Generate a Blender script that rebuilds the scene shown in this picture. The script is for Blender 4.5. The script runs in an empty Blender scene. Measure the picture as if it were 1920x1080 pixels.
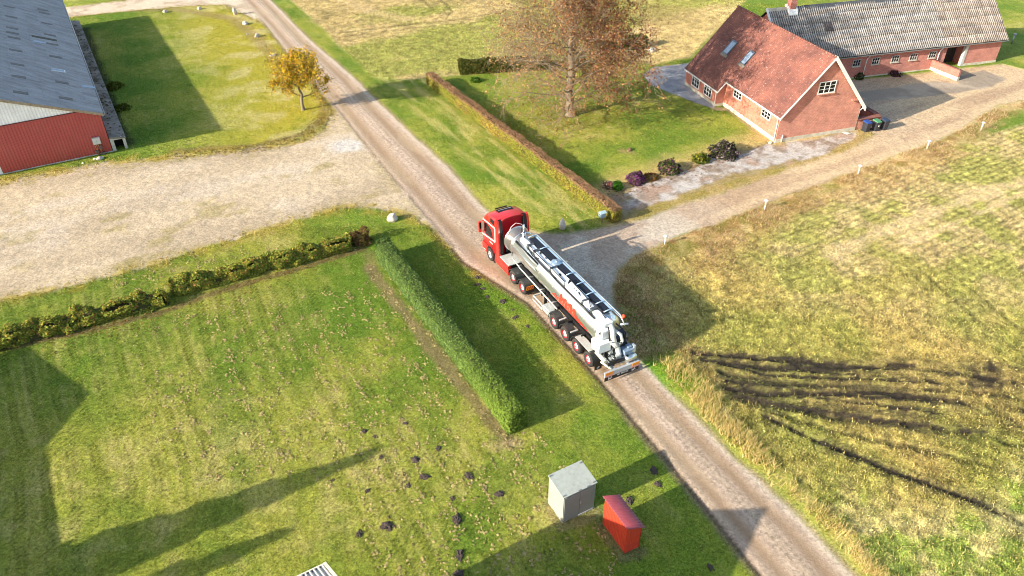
import bpy, bmesh, math, random
import numpy as np
from math import sin, cos, radians as R, pi
from mathutils import Vector, Matrix

random.seed(7)
RNG = np.random.default_rng(11)
S = bpy.context.scene
COL = S.collection

# ------------------------------------------------------------------ camera
F_PX, PITCH, CAM_H = 1444.92, 0.6316, 32.05
cd = bpy.data.cameras.new('camera')
cd.sensor_width = 36.0
cd.lens = 36.0 * F_PX / 1920.0
cd.clip_start, cd.clip_end = 0.5, 3000
cam = bpy.data.objects.new('camera', cd)
COL.objects.link(cam)
cam.location = (0, 0, CAM_H)
cam.rotation_euler = (pi / 2 - PITCH, 0, 0)
S.camera = cam

# ------------------------------------------------------------------ light
SUN_EL, SUN_AZ = R(21.3), R(209.0)          # azimuth of the sun, from +X, anticlockwise
w = bpy.data.worlds.new('World')
S.world = w
w.use_nodes = True
nt = w.node_tree
bg = nt.nodes['Background']
sky = nt.nodes.new('ShaderNodeTexSky')
sky.sky_type = 'NISHITA'
sky.sun_disc = False
sky.sun_elevation = SUN_EL
sky.sun_rotation = pi / 2 - SUN_AZ
sky.altitude = 30
sky.air_density = 1.0
sky.dust_density = 1.2
nt.links.new(sky.outputs[0], bg.inputs[0])
bg.inputs[1].default_value = 0.145
sd = bpy.data.lights.new('sun', 'SUN')
sd.energy = 4.8
sd.angle = R(0.55)
sd.color = (1.0, 0.93, 0.82)
sun = bpy.data.objects.new('sun', sd)
COL.objects.link(sun)
sun.location = (-60, -40, 60)
to_sun = Vector((cos(SUN_EL) * cos(SUN_AZ), cos(SUN_EL) * sin(SUN_AZ), sin(SUN_EL)))
sun.rotation_euler = to_sun.to_track_quat('Z', 'Y').to_euler()
S.view_settings.view_transform = 'Standard'
S.view_settings.look = 'None'
S.view_settings.exposure = 1.12
S.cycles.filter_width = 0.95
S.view_settings.gamma = 1.0
S.view_settings.use_curve_mapping = False

# ------------------------------------------------------------------ helpers
def at(px, py, z=0.0):
    """ground (or height z) point under a pixel of the 1920 x 1080 photograph"""
    u, v = (px - 960) / F_PX, (540 - py) / F_PX
    d = (u, cos(PITCH) + v * sin(PITCH), -sin(PITCH) + v * cos(PITCH))
    t = (z - CAM_H) / d[2]
    return Vector((d[0] * t, d[1] * t, z))

def lin(r, g, b):
    f = lambda c: (c / 255 / 12.92) if c <= 10.3 else ((c / 255 + 0.055) / 1.055) ** 2.4
    return (f(r), f(g), f(b))

def L(*c):
    return np.array(lin(*c), np.float32)

def link(o, parent=None):
    COL.objects.link(o)
    if parent is not None:
        o.parent = parent
    return o

def tag(o, label=None, cat=None, group=None, kind=None):
    if label: o['label'] = label
    if cat: o['category'] = cat
    if group: o['group'] = group
    if kind: o['kind'] = kind
    return o

def thing(name, loc, rz=0.0, label=None, cat=None, group=None):
    o = bpy.data.objects.new(name, None)
    o.empty_display_size = 0.2
    link(o)
    o.location = loc
    o.rotation_euler = (0, 0, rz)
    return tag(o, label, cat, group)

def copy_tree(o, parent=None):
    c = o.copy()
    COL.objects.link(c)
    c.parent = parent
    for ch in list(o.children):
        copy_tree(ch, c)
    return c

class MB:
    """collects primitives, builds ONE mesh object"""
    def __init__(self):
        self.v, self.f, self.m, self.s = [], [], [], []
    def add(self, vs, fs, mi=0, smooth=False):
        b = len(self.v)
        self.v += [tuple(p) for p in vs]
        for f in fs:
            self.f.append([b + i for i in f]); self.m.append(mi); self.s.append(smooth)
        return self
    def box(self, c, d, rot=None, mi=0, taper=1.0):
        hx, hy, hz = d[0] / 2, d[1] / 2, d[2] / 2
        vs = [Vector((sx * hx * (taper if sz > 0 else 1), sy * hy * (taper if sz > 0 else 1), sz * hz)) for sz in (-1, 1) for sy in (-1, 1) for sx in (-1, 1)]
        if rot is not None: vs = [rot @ p for p in vs]
        vs = [p + Vector(c) for p in vs]
        return self.add(vs, [(0, 2, 3, 1), (4, 5, 7, 6), (0, 1, 5, 4), (2, 6, 7, 3), (0, 4, 6, 2), (1, 3, 7, 5)], mi)
    def span(self, a, b, mi=0):
        return self.box([(a[i] + b[i]) / 2 for i in range(3)], [abs(b[i] - a[i]) for i in range(3)], None, mi)
    def tube(self, pts, rad, n=8, mi=0, caps=True, smooth=True):
        pts = [Vector(p) for p in pts]
        if not hasattr(rad, '__len__'): rad = [rad] * len(pts)
        vs, fs = [], []
        up = None
        for i, p in enumerate(pts):
            t = (pts[min(i + 1, len(pts) - 1)] - pts[max(i - 1, 0)])
            if t.length < 1e-9: t = Vector((0, 0, 1))
            t.normalize()
            if up is None:
                up = Vector((0, 0, 1)) if abs(t.z) < 0.9 else Vector((1, 0, 0))
            x = up - t * up.dot(t)
            if x.length < 1e-4: x = t.orthogonal()
            x.normalize(); y = t.cross(x); up = x
            for k in range(n):
                a = 2 * pi * k / n
                vs.append(p + (x * cos(a) + y * sin(a)) * rad[i])
        for i in range(len(pts) - 1):
            for k in range(n):
                k2 = (k + 1) % n
                fs.append((i * n + k, i * n + k2, (i + 1) * n + k2, (i + 1) * n + k))
        self.add(vs, fs, mi, smooth)
        if caps:
            b = len(self.v) - len(vs)
            self.f.append([b + k for k in reversed(range(n))]); self.m.append(mi); self.s.append(False)
            self.f.append([b + (len(pts) - 1) * n + k for k in range(n)]); self.m.append(mi); self.s.append(False)
        return self
    def lathe(self, prof, axis='y', c=(0, 0, 0), n=24, mi=0, smooth=True):
        """prof: list of (r, h) along the axis"""
        vs, fs = [], []
        for r, h in prof:
            for k in range(n):
                a = 2 * pi * k / n
                q = (r * cos(a), r * sin(a))
                p = {'y': (q[0], h, q[1]), 'x': (h, q[0], q[1]), 'z': (q[0], q[1], h)}[axis]
                vs.append((p[0] + c[0], p[1] + c[1], p[2] + c[2]))
        for i in range(len(prof) - 1):
            for k in range(n):
                k2 = (k + 1) % n
                fs.append((i * n + k, i * n + k2, (i + 1) * n + k2, (i + 1) * n + k))
        return self.add(vs, fs, mi, smooth)
    def prism(self, poly, fn, a, b, mi=0):
        """poly 2-D; fn(u, v, t) -> point; extruded t=a..b"""
        n = len(poly)
        vs = [fn(u, v, a) for u, v in poly] + [fn(u, v, b) for u, v in poly]
        fs = [list(range(n)), [n + i for i in reversed(range(n))]]
        fs += [(i, n + i, n + (i + 1) % n, (i + 1) % n) for i in range(n)]
        return self.add(vs, fs, mi)
    def build(self, name, mats, parent=None, label=None, kind=None, bevel=0):
        me = bpy.data.meshes.new(name)
        me.from_pydata(self.v, [], self.f)
        if not isinstance(mats, (list, tuple)): mats = [mats]
        for m in mats: me.materials.append(m)
        me.polygons.foreach_set('material_index', self.m)
        me.polygons.foreach_set('use_smooth', self.s)
        bm = bmesh.new(); bm.from_mesh(me)
        bmesh.ops.recalc_face_normals(bm, faces=bm.faces)
        bm.to_mesh(me); bm.free()
        me.update()
        o = bpy.data.objects.new(name, me)
        link(o, parent)
        if bevel:
            md = o.modifiers.new('bevel', 'BEVEL'); md.width = bevel; md.segments = 2; md.limit_method = 'ANGLE'; md.angle_limit = R(40)
        return tag(o, label, None, None, kind)

def np_mesh(name, verts, faces, mat, parent=None, col=None, smooth=False, extra=None):
    """verts (n,3) float, faces (m,k) int, col (n,3) linear colour -> attribute Col"""
    me = bpy.data.meshes.new(name)
    n, (m, k) = len(verts), faces.shape
    me.vertices.add(n)
    me.vertices.foreach_set('co', np.ascontiguousarray(verts, np.float32).ravel())
    me.loops.add(m * k)
    me.loops.foreach_set('vertex_index', np.ascontiguousarray(faces, np.int32).ravel())
    me.polygons.add(m)
    me.polygons.foreach_set('loop_start', np.arange(0, m * k, k, dtype=np.int32))
    if smooth: me.polygons.foreach_set('use_smooth', np.ones(m, bool))
    me.update(calc_edges=True)
    for nm, c in (('Col', col), ('Kind', extra)):
        if c is not None:
            a = me.attributes.new(nm, 'FLOAT_COLOR', 'POINT')
            full = np.ones((n, 4), np.float32); full[:, :c.shape[1]] = c
            a.data.foreach_set('color', full.ravel())
    me.materials.append(mat)
    o = bpy.data.objects.new(name, me)
    return link(o, parent)

# ------------------------------------------------------------------ materials
def new_mat(name):
    m = bpy.data.materials.new(name)
    m.use_nodes = True
    n = m.node_tree
    return m, n, n.nodes['Principled BSDF'], n.nodes.new, n.links.new

def ramp(n, stops):
    r = n.nodes.new('ShaderNodeValToRGB')
    e = r.color_ramp.elements
    while len(e) < len(stops): e.new(0.5)
    for i, (p, c) in enumerate(stops):
        e[i].position = p; e[i].color = (*c[:3], 1)
    return r

def plain(name, rgb, rough=0.5, metal=0.0, var=0.12, scale=6.0, bump=0.0, bscale=40.0, dirt=0.0, coat=0.0, dirt_rgb=(95, 80, 60)):
    """paint / metal / plastic with a little tonal wear, grime and micro relief"""
    m, n, b, N, K = new_mat(name)
    c = lin(*rgb)
    tc = N('ShaderNodeTexCoord')
    nz = N('ShaderNodeTexNoise'); nz.inputs['Scale'].default_value = scale; nz.inputs['Detail'].default_value = 6
    K(tc.outputs['Object'], nz.inputs['Vector'])
    r = ramp(n, [(0.3, [x * (1 - var) for x in c]), (0.7, [min(1, x * (1 + var)) for x in c])])
    K(nz.outputs[0], r.inputs[0])
    out = r.outputs[0]
    if dirt:
        n2 = N('ShaderNodeTexNoise'); n2.inputs['Scale'].default_value = scale * 0.45; n2.inputs['Detail'].default_value = 9; n2.inputs['Roughness'].default_value = 0.7
        K(tc.outputs['Object'], n2.inputs['Vector'])
        r2 = ramp(n, [(0.45, (0, 0, 0)), (0.75, (dirt, dirt, dirt))])
        K(n2.outputs[0], r2.inputs[0])
        mx = N('ShaderNodeMixRGB'); mx.inputs[2].default_value = (*lin(*dirt_rgb), 1)
        K(r2.outputs[0], mx.inputs[0]); K(out, mx.inputs[1]); out = mx.outputs[0]
    K(out, b.inputs['Base Color'])
    b.inputs['Roughness'].default_value = rough
    b.inputs['Metallic'].default_value = metal
    if coat: b.inputs['Coat Weight'].default_value = coat; b.inputs['Coat Roughness'].default_value = 0.08
    if bump:
        n3 = N('ShaderNodeTexNoise'); n3.inputs['Scale'].default_value = bscale; n3.inputs['Detail'].default_value = 4
        K(tc.outputs['Object'], n3.inputs['Vector'])
        bp = N('ShaderNodeBump'); bp.inputs['Strength'].default_value = bump; bp.inputs['Distance'].default_value = 0.02
        K(n3.outputs[0], bp.inputs['Height']); K(bp.outputs[0], b.inputs['Normal'])
    return m

def leaf_mat(name, trans=0.3, upbias=0.45):
    m, n, b, N, K = new_mat(name)
    n.nodes.remove(b)
    at_ = N('ShaderNodeAttribute'); at_.attribute_name = 'Col'
    g = N('ShaderNodeNewGeometry')
    mx = N('ShaderNodeMixRGB'); mx.inputs[0].default_value = upbias; mx.inputs[2].default_value = (0, 0, 1, 1)
    K(g.outputs['Normal'], mx.inputs[1])
    d = N('ShaderNodeBsdfDiffuse'); t = N('ShaderNodeBsdfTranslucent'); s = N('ShaderNodeMixShader')
    s.inputs[0].default_value = trans
    K(at_.outputs['Color'], d.inputs['Color']); K(at_.outputs['Color'], t.inputs['Color'])
    K(mx.outputs[0], d.inputs['Normal'])
    K(d.outputs[0], s.inputs[1]); K(t.outputs[0], s.inputs[2])
    K(s.outputs[0], n.nodes['Material Output'].inputs['Surface'])
    return m

def brick_mat(name, c1, c2, mortar, pale=0.0):
    """courses run along the wall whichever way it faces (object x+y, z)"""
    m, n, b, N, K = new_mat(name)
    tc = N('ShaderNodeTexCoord'); sp = N('ShaderNodeSeparateXYZ'); K(tc.outputs['Object'], sp.inputs[0])
    ad = N('ShaderNodeMath'); ad.operation = 'ADD'; K(sp.outputs[0], ad.inputs[0]); K(sp.outputs[1], ad.inputs[1])
    cb = N('ShaderNodeCombineXYZ'); K(ad.outputs[0], cb.inputs[0]); K(sp.outputs[2], cb.inputs[1])
    bt = N('ShaderNodeTexBrick'); K(cb.outputs[0], bt.inputs['Vector'])
    bt.inputs['Scale'].default_value = 1.0
    bt.inputs['Brick Width'].default_value = 0.24; bt.inputs['Row Height'].default_value = 0.0667
    bt.inputs['Mortar Size'].default_value = 0.006; bt.inputs['Mortar Smooth'].default_value = 0.1; bt.inputs['Bias'].default_value = -0.1
    bt.inputs['Color1'].default_value = (*lin(*c1), 1); bt.inputs['Color2'].default_value = (*lin(*c2), 1); bt.inputs['Mortar'].default_value = (*lin(*mortar), 1)
    nz = N('ShaderNodeTexNoise'); nz.inputs['Scale'].default_value = 0.9; nz.inputs['Detail'].default_value = 8; nz.inputs['Roughness'].default_value = 0.65
    K(cb.outputs[0], nz.inputs['Vector'])
    r = ramp(n, [(0.3, (0.72, 0.7, 0.7)), (0.7, (1.2, 1.17, 1.12))]); K(nz.outputs[0], r.inputs[0])
    mu = N('ShaderNodeMixRGB'); mu.blend_type = 'MULTIPLY'; mu.inputs[0].default_value = 1
    K(bt.outputs[0], mu.inputs[1]); K(r.outputs[0], mu.inputs[2])
    K(mu.outputs[0], b.inputs['Base Color'])
    b.inputs['Roughness'].default_value = 0.85
    bp = N('ShaderNodeBump'); bp.invert = True; bp.inputs['Strength'].default_value = 0.7; bp.inputs['Distance'].default_value = 0.01
    K(bt.outputs['Fac'], bp.inputs['Height']); K(bp.outputs[0], b.inputs['Normal'])
    return m

def wave_mat(name, base, alt, valley, rnd=.15):  # valley tone: trough dirt that also paints in the waves' shade lines
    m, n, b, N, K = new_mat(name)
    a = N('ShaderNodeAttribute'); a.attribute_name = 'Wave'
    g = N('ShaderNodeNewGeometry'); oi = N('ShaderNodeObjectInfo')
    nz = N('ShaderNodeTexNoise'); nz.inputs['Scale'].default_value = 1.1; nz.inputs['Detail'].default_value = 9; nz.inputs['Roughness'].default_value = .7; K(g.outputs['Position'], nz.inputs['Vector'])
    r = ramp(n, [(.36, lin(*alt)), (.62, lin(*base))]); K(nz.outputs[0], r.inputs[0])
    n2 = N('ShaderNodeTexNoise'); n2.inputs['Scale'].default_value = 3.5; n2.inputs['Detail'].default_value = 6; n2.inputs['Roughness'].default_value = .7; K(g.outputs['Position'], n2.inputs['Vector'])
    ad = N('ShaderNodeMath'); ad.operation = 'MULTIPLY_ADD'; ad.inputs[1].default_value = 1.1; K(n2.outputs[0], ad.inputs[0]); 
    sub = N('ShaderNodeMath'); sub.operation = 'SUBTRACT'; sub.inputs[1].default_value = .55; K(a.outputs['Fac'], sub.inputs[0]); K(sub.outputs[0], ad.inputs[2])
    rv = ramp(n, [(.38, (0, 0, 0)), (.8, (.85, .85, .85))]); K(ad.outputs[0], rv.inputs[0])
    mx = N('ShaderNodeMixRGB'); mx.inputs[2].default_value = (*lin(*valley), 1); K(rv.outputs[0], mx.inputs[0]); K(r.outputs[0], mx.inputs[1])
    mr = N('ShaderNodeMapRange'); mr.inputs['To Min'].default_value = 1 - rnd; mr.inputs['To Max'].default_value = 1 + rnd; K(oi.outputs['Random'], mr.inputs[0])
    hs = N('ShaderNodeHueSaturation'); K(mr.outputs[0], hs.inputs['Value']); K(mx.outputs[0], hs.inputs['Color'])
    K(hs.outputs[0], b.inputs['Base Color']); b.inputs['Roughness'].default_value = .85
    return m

def stained(name, base, alt, spots, rough=0.8, scale=1.2, spot_scale=9.0, spot_amt=0.6, streak=None, rnd=0.0, bump=0.4, rows=None):
    """weathered roofing: base/alt patches, lichen spots, optional per-object tone"""
    m, n, b, N, K = new_mat(name)
    tc = N('ShaderNodeTexCoord'); g = N('ShaderNodeNewGeometry')
    nz = N('ShaderNodeTexNoise'); nz.inputs['Scale'].default_value = scale; nz.inputs['Detail'].default_value = 9; nz.inputs['Roughness'].default_value = 0.68
    src = g.outputs['Position']
    if streak:
        mp = N('ShaderNodeMapping'); mp.inputs['Scale'].default_value = streak; K(src, mp.inputs[0]); K(mp.outputs[0], nz.inputs['Vector'])
    else:
        K(src, nz.inputs['Vector'])
    r = ramp(n, [(0.34, lin(*alt)), (0.62, lin(*base))]); K(nz.outputs[0], r.inputs[0])
    vz = N('ShaderNodeTexNoise'); vz.inputs['Scale'].default_value = spot_scale; vz.inputs['Detail'].default_value = 3
    K(src, vz.inputs['Vector'])
    r2 = ramp(n, [(0.6, (0, 0, 0)), (0.72, (spot_amt,) * 3)]); K(vz.outputs[0], r2.inputs[0])
    mx = N('ShaderNodeMixRGB'); mx.inputs[2].default_value = (*lin(*spots), 1)
    K(r2.outputs[0], mx.inputs[0]); K(r.outputs[0], mx.inputs[1])
    out = mx.outputs[0]
    if rnd:
        oi = N('ShaderNodeObjectInfo')
        mr = N('ShaderNodeMapRange'); mr.inputs['To Min'].default_value = 1 - rnd; mr.inputs['To Max'].default_value = 1 + rnd
        K(oi.outputs['Random'], mr.inputs[0])
        hs = N('ShaderNodeHueSaturation'); K(mr.outputs[0], hs.inputs['Value']); K(out, hs.inputs['Color']); out = hs.outputs[0]
    f = N('ShaderNodeTexNoise'); f.inputs['Scale'].default_value = 26; f.inputs['Detail'].default_value = 4; K(src, f.inputs['Vector'])
    r3 = ramp(n, [(0.25, (0.75,) * 3), (0.75, (1.22,) * 3)]); K(f.outputs[0], r3.inputs[0])
    mu = N('ShaderNodeMixRGB'); mu.blend_type = 'MULTIPLY'; mu.inputs[0].default_value = 1
    K(out, mu.inputs[1]); K(r3.outputs[0], mu.inputs[2])
    K(mu.outputs[0], b.inputs['Base Color'])
    b.inputs['Roughness'].default_value = rough
    bp = N('ShaderNodeBump'); bp.inputs['Strength'].default_value = bump; bp.inputs['Distance'].default_value = 0.02
    K(f.outputs[0], bp.inputs['Height']); K(bp.outputs[0], b.inputs['Normal'])
    return m

def ground_mat():
    m, n, b, N, K = new_mat('ground')
    c = N('ShaderNodeAttribute'); c.attribute_name = 'Col'
    k = N('ShaderNodeAttribute'); k.attribute_name = 'Kind'
    ks = N('ShaderNodeSeparateColor'); K(k.outputs['Color'], ks.inputs[0])
    g = N('ShaderNodeNewGeometry')
    def noise(scale, det=5, rough=0.6):
        z = N('ShaderNodeTexNoise'); z.inputs['Scale'].default_value = scale; z.inputs['Detail'].default_value = det; z.inputs['Roughness'].default_value = rough
        K(g.outputs['Position'], z.inputs['Vector']); return z
    fine, mid, fleck = noise(7.5, 6, 0.72), noise(1.7, 5, 0.65), noise(19, 3, 0.6)
    vo = N('ShaderNodeTexVoronoi'); vo.inputs['Scale'].default_value = 8.5; K(g.outputs['Position'], vo.inputs['Vector'])
    vs = N('ShaderNodeSeparateColor'); K(vo.outputs['Color'], vs.inputs[0])
    def math(op, a, b_):
        x = N('ShaderNodeMath'); x.operation = op
        for i, q in enumerate((a, b_)):
            if isinstance(q, (int, float)): x.inputs[i].default_value = q
            else: K(q, x.inputs[i])
        return x.outputs[0]
    def centre(o, gain): return math('MULTIPLY', math('SUBTRACT', o, 0.5), gain)
    grass = math('ADD', math('ADD', centre(fine.outputs[0], 2.6), centre(fleck.outputs[0], 1.5)), centre(mid.outputs[0], 0.7))
    stone = math('ADD', centre(vs.outputs[0], 0.5), math('ADD', centre(fleck.outputs[0], 0.8), centre(mid.outputs[0], 0.5)))
    clod = math('ADD', centre(fine.outputs[0], 3.8), centre(fleck.outputs[0], 2.2))
    amt = math('ADD', math('MULTIPLY', grass, ks.outputs[0]), math('ADD', math('MULTIPLY', stone, ks.outputs[1]), math('MULTIPLY', clod, ks.outputs[2])))
    val = math('MAXIMUM', math('ADD', amt, 1.0), 0.25)
    # grass and field: bright flecks turn straw-coloured, dark ones greener
    hue = N('ShaderNodeHueSaturation'); K(c.outputs['Color'], hue.inputs['Color'])
    gh = math('ADD', math('MULTIPLY', ks.outputs[0], 0.055), math('MULTIPLY', ks.outputs[2], 0.06))
    hv = math('SUBTRACT', 0.5, math('MULTIPLY', centre(mid.outputs[0], 1.2), gh))
    hv = math('SUBTRACT', hv, math('MULTIPLY', centre(fleck.outputs[0], 1.6), gh))
    K(hv, hue.inputs['Hue'])
    # loose gravel ridges along the middle of the road (alpha of Kind runs 0..1 across it)
    ua = k.outputs['Alpha']
    win = math('MULTIPLY', math('GREATER_THAN', ua, .36), math('LESS_THAN', ua, .66))
    mpr = N('ShaderNodeMapping'); mpr.inputs['Rotation'].default_value = (0, 0, R(-118)); mpr.inputs['Scale'].default_value = (.35, 2.2, 1)
    K(g.outputs['Position'], mpr.inputs[0])
    zr = N('ShaderNodeTexNoise'); zr.inputs['Scale'].default_value = 1.3; zr.inputs['Detail'].default_value = 5; K(mpr.outputs[0], zr.inputs['Vector'])
    rib = math('SINE', math('ADD', math('MULTIPLY', ua, 62.0), math('MULTIPLY', zr.outputs[0], 13.0)), 0)
    rib = math('MULTIPLY', math('MULTIPLY', rib, win), math('MULTIPLY', math('MULTIPLY', zr.outputs[0], mid.outputs[0]), .4))
    val = math('MAXIMUM', math('ADD', val, rib), .25)
    mu = N('ShaderNodeMixRGB'); mu.blend_type = 'MULTIPLY'; mu.inputs[0].default_value = 1
    K(hue.outputs[0], mu.inputs[1]); K(val, mu.inputs[2])
    K(mu.outputs[0], b.inputs['Base Color'])
    b.inputs['Roughness'].default_value = 0.95
    b.inputs['Specular IOR Level'].default_value = 0.15
    h = math('ADD', math('MULTIPLY', fine.outputs[0], 0.7), math('MULTIPLY', math('ADD', fleck.outputs[0], vs.outputs[1]), 0.22))
    bp = N('ShaderNodeBump'); bp.inputs['Distance'].default_value = 0.07; bp.inputs['Strength'].default_value = 0.55
    K(h, bp.inputs['Height']); K(bp.outputs[0], b.inputs['Normal'])
    return m
# ------------------------------------------------------------------ noise and distance fields
_LAT = RNG.random((16, 256, 256)).astype(np.float32)
def vnoise(x, y, scale, seed=0):
    x = x * scale + 37.3 * seed; y = y * scale + 91.7 * seed
    xi, yi = np.floor(x).astype(np.int32), np.floor(y).astype(np.int32)
    fx, fy = x - xi, y - yi
    fx = fx * fx * (3 - 2 * fx); fy = fy * fy * (3 - 2 * fy)
    T = _LAT[seed % 16]
    x0, x1, y0, y1 = xi & 255, (xi + 1) & 255, yi & 255, (yi + 1) & 255
    return ((T[x0, y0] * (1 - fx) + T[x1, y0] * fx) * (1 - fy) + (T[x0, y1] * (1 - fx) + T[x1, y1] * fx) * fy).astype(np.float32)
def fbm(x, y, scale, seed=0, octv=4, gain=0.5):
    s = np.zeros_like(x, np.float32); a, t = 1.0, 0.0
    for o in range(octv):
        s += a * vnoise(x, y, scale * 2 ** o, seed + o); t += a; a *= gain
    return s / t
def smooth(a, b, x):
    t = np.clip((x - a) / (b - a), 0, 1)
    return t * t * (3 - 2 * t)
def world(pts, z=0.0):
    return np.array([at(p[0], p[1], z)[:2] for p in pts], np.float32)
def dist_line(x, y, P, closed=False, want_side=False):
    """distance to a polyline (world points); also the arc position"""
    best = np.full(x.shape, 1e9, np.float32); arc = np.zeros(x.shape, np.float32); side = np.zeros(x.shape, np.float32)
    n = len(P); acc = 0.0
    for i in range(n if closed else n - 1):
        a, b = P[i], P[(i + 1) % n]; d = b - a; l2 = float(d @ d) + 1e-9
        t = np.clip(((x - a[0]) * d[0] + (y - a[1]) * d[1]) / l2, 0, 1)
        ex, ey = x - a[0] - t * d[0], y - a[1] - t * d[1]
        q = ex * ex + ey * ey
        m = q < best
        best[m] = q[m]; arc[m] = acc + t[m] * math.sqrt(l2)
        side[m] = (d[0] * ey - d[1] * ex)[m]
        acc += math.sqrt(l2)
    best = np.sqrt(best)
    return (best, arc, np.sign(side)) if want_side else best
def sdf(x, y, P):
    d = dist_line(x, y, P, True)
    ins = np.zeros(x.shape, bool); n = len(P)
    for i in range(n):
        a, b = P[i], P[(i + 1) % n]
        if a[1] == b[1]: continue
        c = (a[1] > y) != (b[1] > y)
        ins ^= c & (x < (b[0] - a[0]) * (y - a[1]) / (b[1] - a[1]) + a[0])
    return np.where(ins, -d, d).astype(np.float32)

# ------------------------------------------------------------------ the lie of the land, in photograph outlines laid on the ground
P_LEFT = world([(430, -30), (455, 0), (500, 48), (545, 106), (596, 165), (645, 225), (700, 296), (770, 378), (870, 492), (990, 568), (1115, 702), (1250, 862), (1390, 1036), (1450, 1110), (1600, 1290)])
P_RIGHT = world([(470, -30), (507, 0), (575, 70), (660, 142), (712, 195), (770, 250), (838, 312), (905, 388), (985, 452), (1085, 555), (1212, 690), (1340, 822), (1440, 918), (1500, 972), (1598, 1079), (1800, 1290)])
ROAD = np.concatenate([P_LEFT, P_RIGHT[::-1]])
YARD = world([(-500, 420), (-300, 395), (-60, 350), (0, 343), (90, 327), (215, 303), (330, 293), (450, 283), (560, 265), (606, 242), (622, 212), (615, 192), (650, 215), (720, 300), (900, 510), (872, 488), (838, 448), (800, 420), (750, 400), (700, 388), (640, 390), (560, 413), (420, 456), (200, 522), (0, 566), (-300, 640), (-700, 760)])
LANE = world([(-60, 60), (100, 37), (150, 31), (230, 22), (330, 13), (420, 10), (492, 44), (470, -25), (440, -40), (330, -22), (230, 2), (130, 13), (-60, 35)])
DRIVE = world([(1175, 640), (1158, 590), (1149, 550), (1156, 512), (1180, 486), (1215, 466), (1260, 449), (1340, 420), (1440, 381), (1520, 351), (1600, 324), (1660, 301), (1740, 270), (1800, 244), (1845, 214), (1872, 198), (1935, 186), (2060, 160), (2040, 110), (1925, 132), (1880, 121), (1800, 129), (1700, 141), (1616, 149), (1560, 154), (1600, 190), (1612, 238), (1640, 252), (1590, 281), (1500, 311), (1400, 346), (1280, 384), (1210, 410), (1165, 422), (1110, 432), (1060, 439), (1010, 438), (960, 420), (1000, 470)])
APRON = world([(1590, 174), (1680, 163), (1755, 152), (1798, 158), (1797, 142), (1843, 131), (1888, 148), (1862, 163), (1800, 174), (1700, 185), (1598, 192)])
BED = world([(1146, 366), (1190, 347), (1260, 322), (1340, 296), (1395, 281), (1440, 264), (1456, 271), (1540, 258), (1602, 247), (1606, 256), (1560, 284), (1480, 308), (1380, 336), (1290, 362), (1210, 392), (1168, 408)])
TERRACE = world([(1206, 141), (1226, 126), (1262, 122), (1300, 118), (1300, 150), (1345, 198), (1336, 203), (1300, 192), (1258, 175), (1220, 160)])
CROP = world([(1248, 505), (1335, 452), (1500, 386), (1700, 311), (1860, 254), (2150, 170), (2500, 300), (2400, 1300), (1830, 1290), (1675, 1079), (1600, 1000), (1450, 868), (1345, 742), (1262, 655), (1205, 580), (1208, 535)])
STUB = world([(505, -40), (545, 0), (600, 48), (650, 98), (700, 145), (760, 150), (845, 143), (1000, 131), (1190, 112), (1225, 122), (1292, 108), (1390, 10), (1440, -60)])
TRACKS = [([(1300, 662), (1420, 672), (1560, 684), (1700, 689), (1850, 690), (1960, 684)], .42, 1.0),
          ([(1318, 676), (1430, 689), (1540, 692), (1700, 686), (1800, 700), (1960, 726)], .55, 1.0),
          ([(1350, 697), (1440, 716), (1540, 723), (1700, 729), (1840, 736), (1960, 730)], .5, .75),
          ([(1362, 728), (1450, 739), (1530, 738), (1640, 735), (1760, 748), (1960, 775)], .5, .9),
          ([(1376, 745), (1460, 763), (1540, 777), (1700, 795), (1850, 818), (1960, 850)], .42, .7),
          ([(1436, 782), (1520, 823), (1600, 854), (1660, 880), (1740, 908), (1830, 940), (1960, 1000)], .4, 1.0),
          ([(1400, 755), (1500, 790), (1620, 822), (1740, 845), (1960, 900)], .4, .45)]
TRAMS = [([(1720, 500), (1780, 556), (1850, 615), (1960, 700)], .16), ([(1790, 520), (1850, 566), (1960, 660)], .16),
         ([(640, 62), (740, 50), (860, 37), (960, 20), (1100, 0)], .3), ([(630, 72), (760, 55), (880, 43), (1000, 33), (1160, 10)], .22),
         ([(780, -10), (808, 14), (812, 20), (790, 26)], .3), ([(815, -10), (842, 14), (848, 22), (838, 34)], .3)]
PALE = [([(2000, 318), (1880, 352), (1760, 395), (1640, 440), (1560, 480)], .9), ([(2000, 345), (1900, 372), (1780, 425), (1700, 455)], .5), ([(640, 0), (700, 25), (760, 35)], 1.6)]

_ra = np.random.default_rng(77)
_top = np.array([(1300, 662), (1420, 671), (1560, 682), (1700, 687), (1850, 688), (1960, 684)], float); _bot = np.array([(1384, 752), (1460, 768), (1540, 784), (1700, 806), (1850, 834), (1960, 870)], float)
for _s in np.linspace(.0, 1, 17):
    _q = _top * (1 - _s) + _bot * _s + _ra.normal(0, 2.2, (6, 2)); _q[0, 0] += _ra.uniform(-8, 50)
    TRACKS.append(([tuple(p) for p in _q], _ra.uniform(.16, .3), _ra.uniform(.55, .95)))
GS = 0.15
gx = np.arange(-88, 88.01, GS, dtype=np.float32); gy = np.arange(15, 124.01, GS, dtype=np.float32)
NX, NY = len(gx), len(gy)
GX, GY = np.meshgrid(gx, gy, indexing='ij')
KEEP = np.abs(GX) < GY * 0.60 + 16
ix, iy = np.nonzero(KEEP)
X, Y = GX[ix, iy], GY[ix, iy]
n1, n2, n3, n4 = fbm(X, Y, .12, 1, 4), fbm(X, Y, .45, 3, 4), fbm(X, Y, 1.6, 5, 3), fbm(X, Y, .9, 8, 3)
wob = (n2 - .5) * 1.1 + (n3 - .5) * .7
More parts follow.
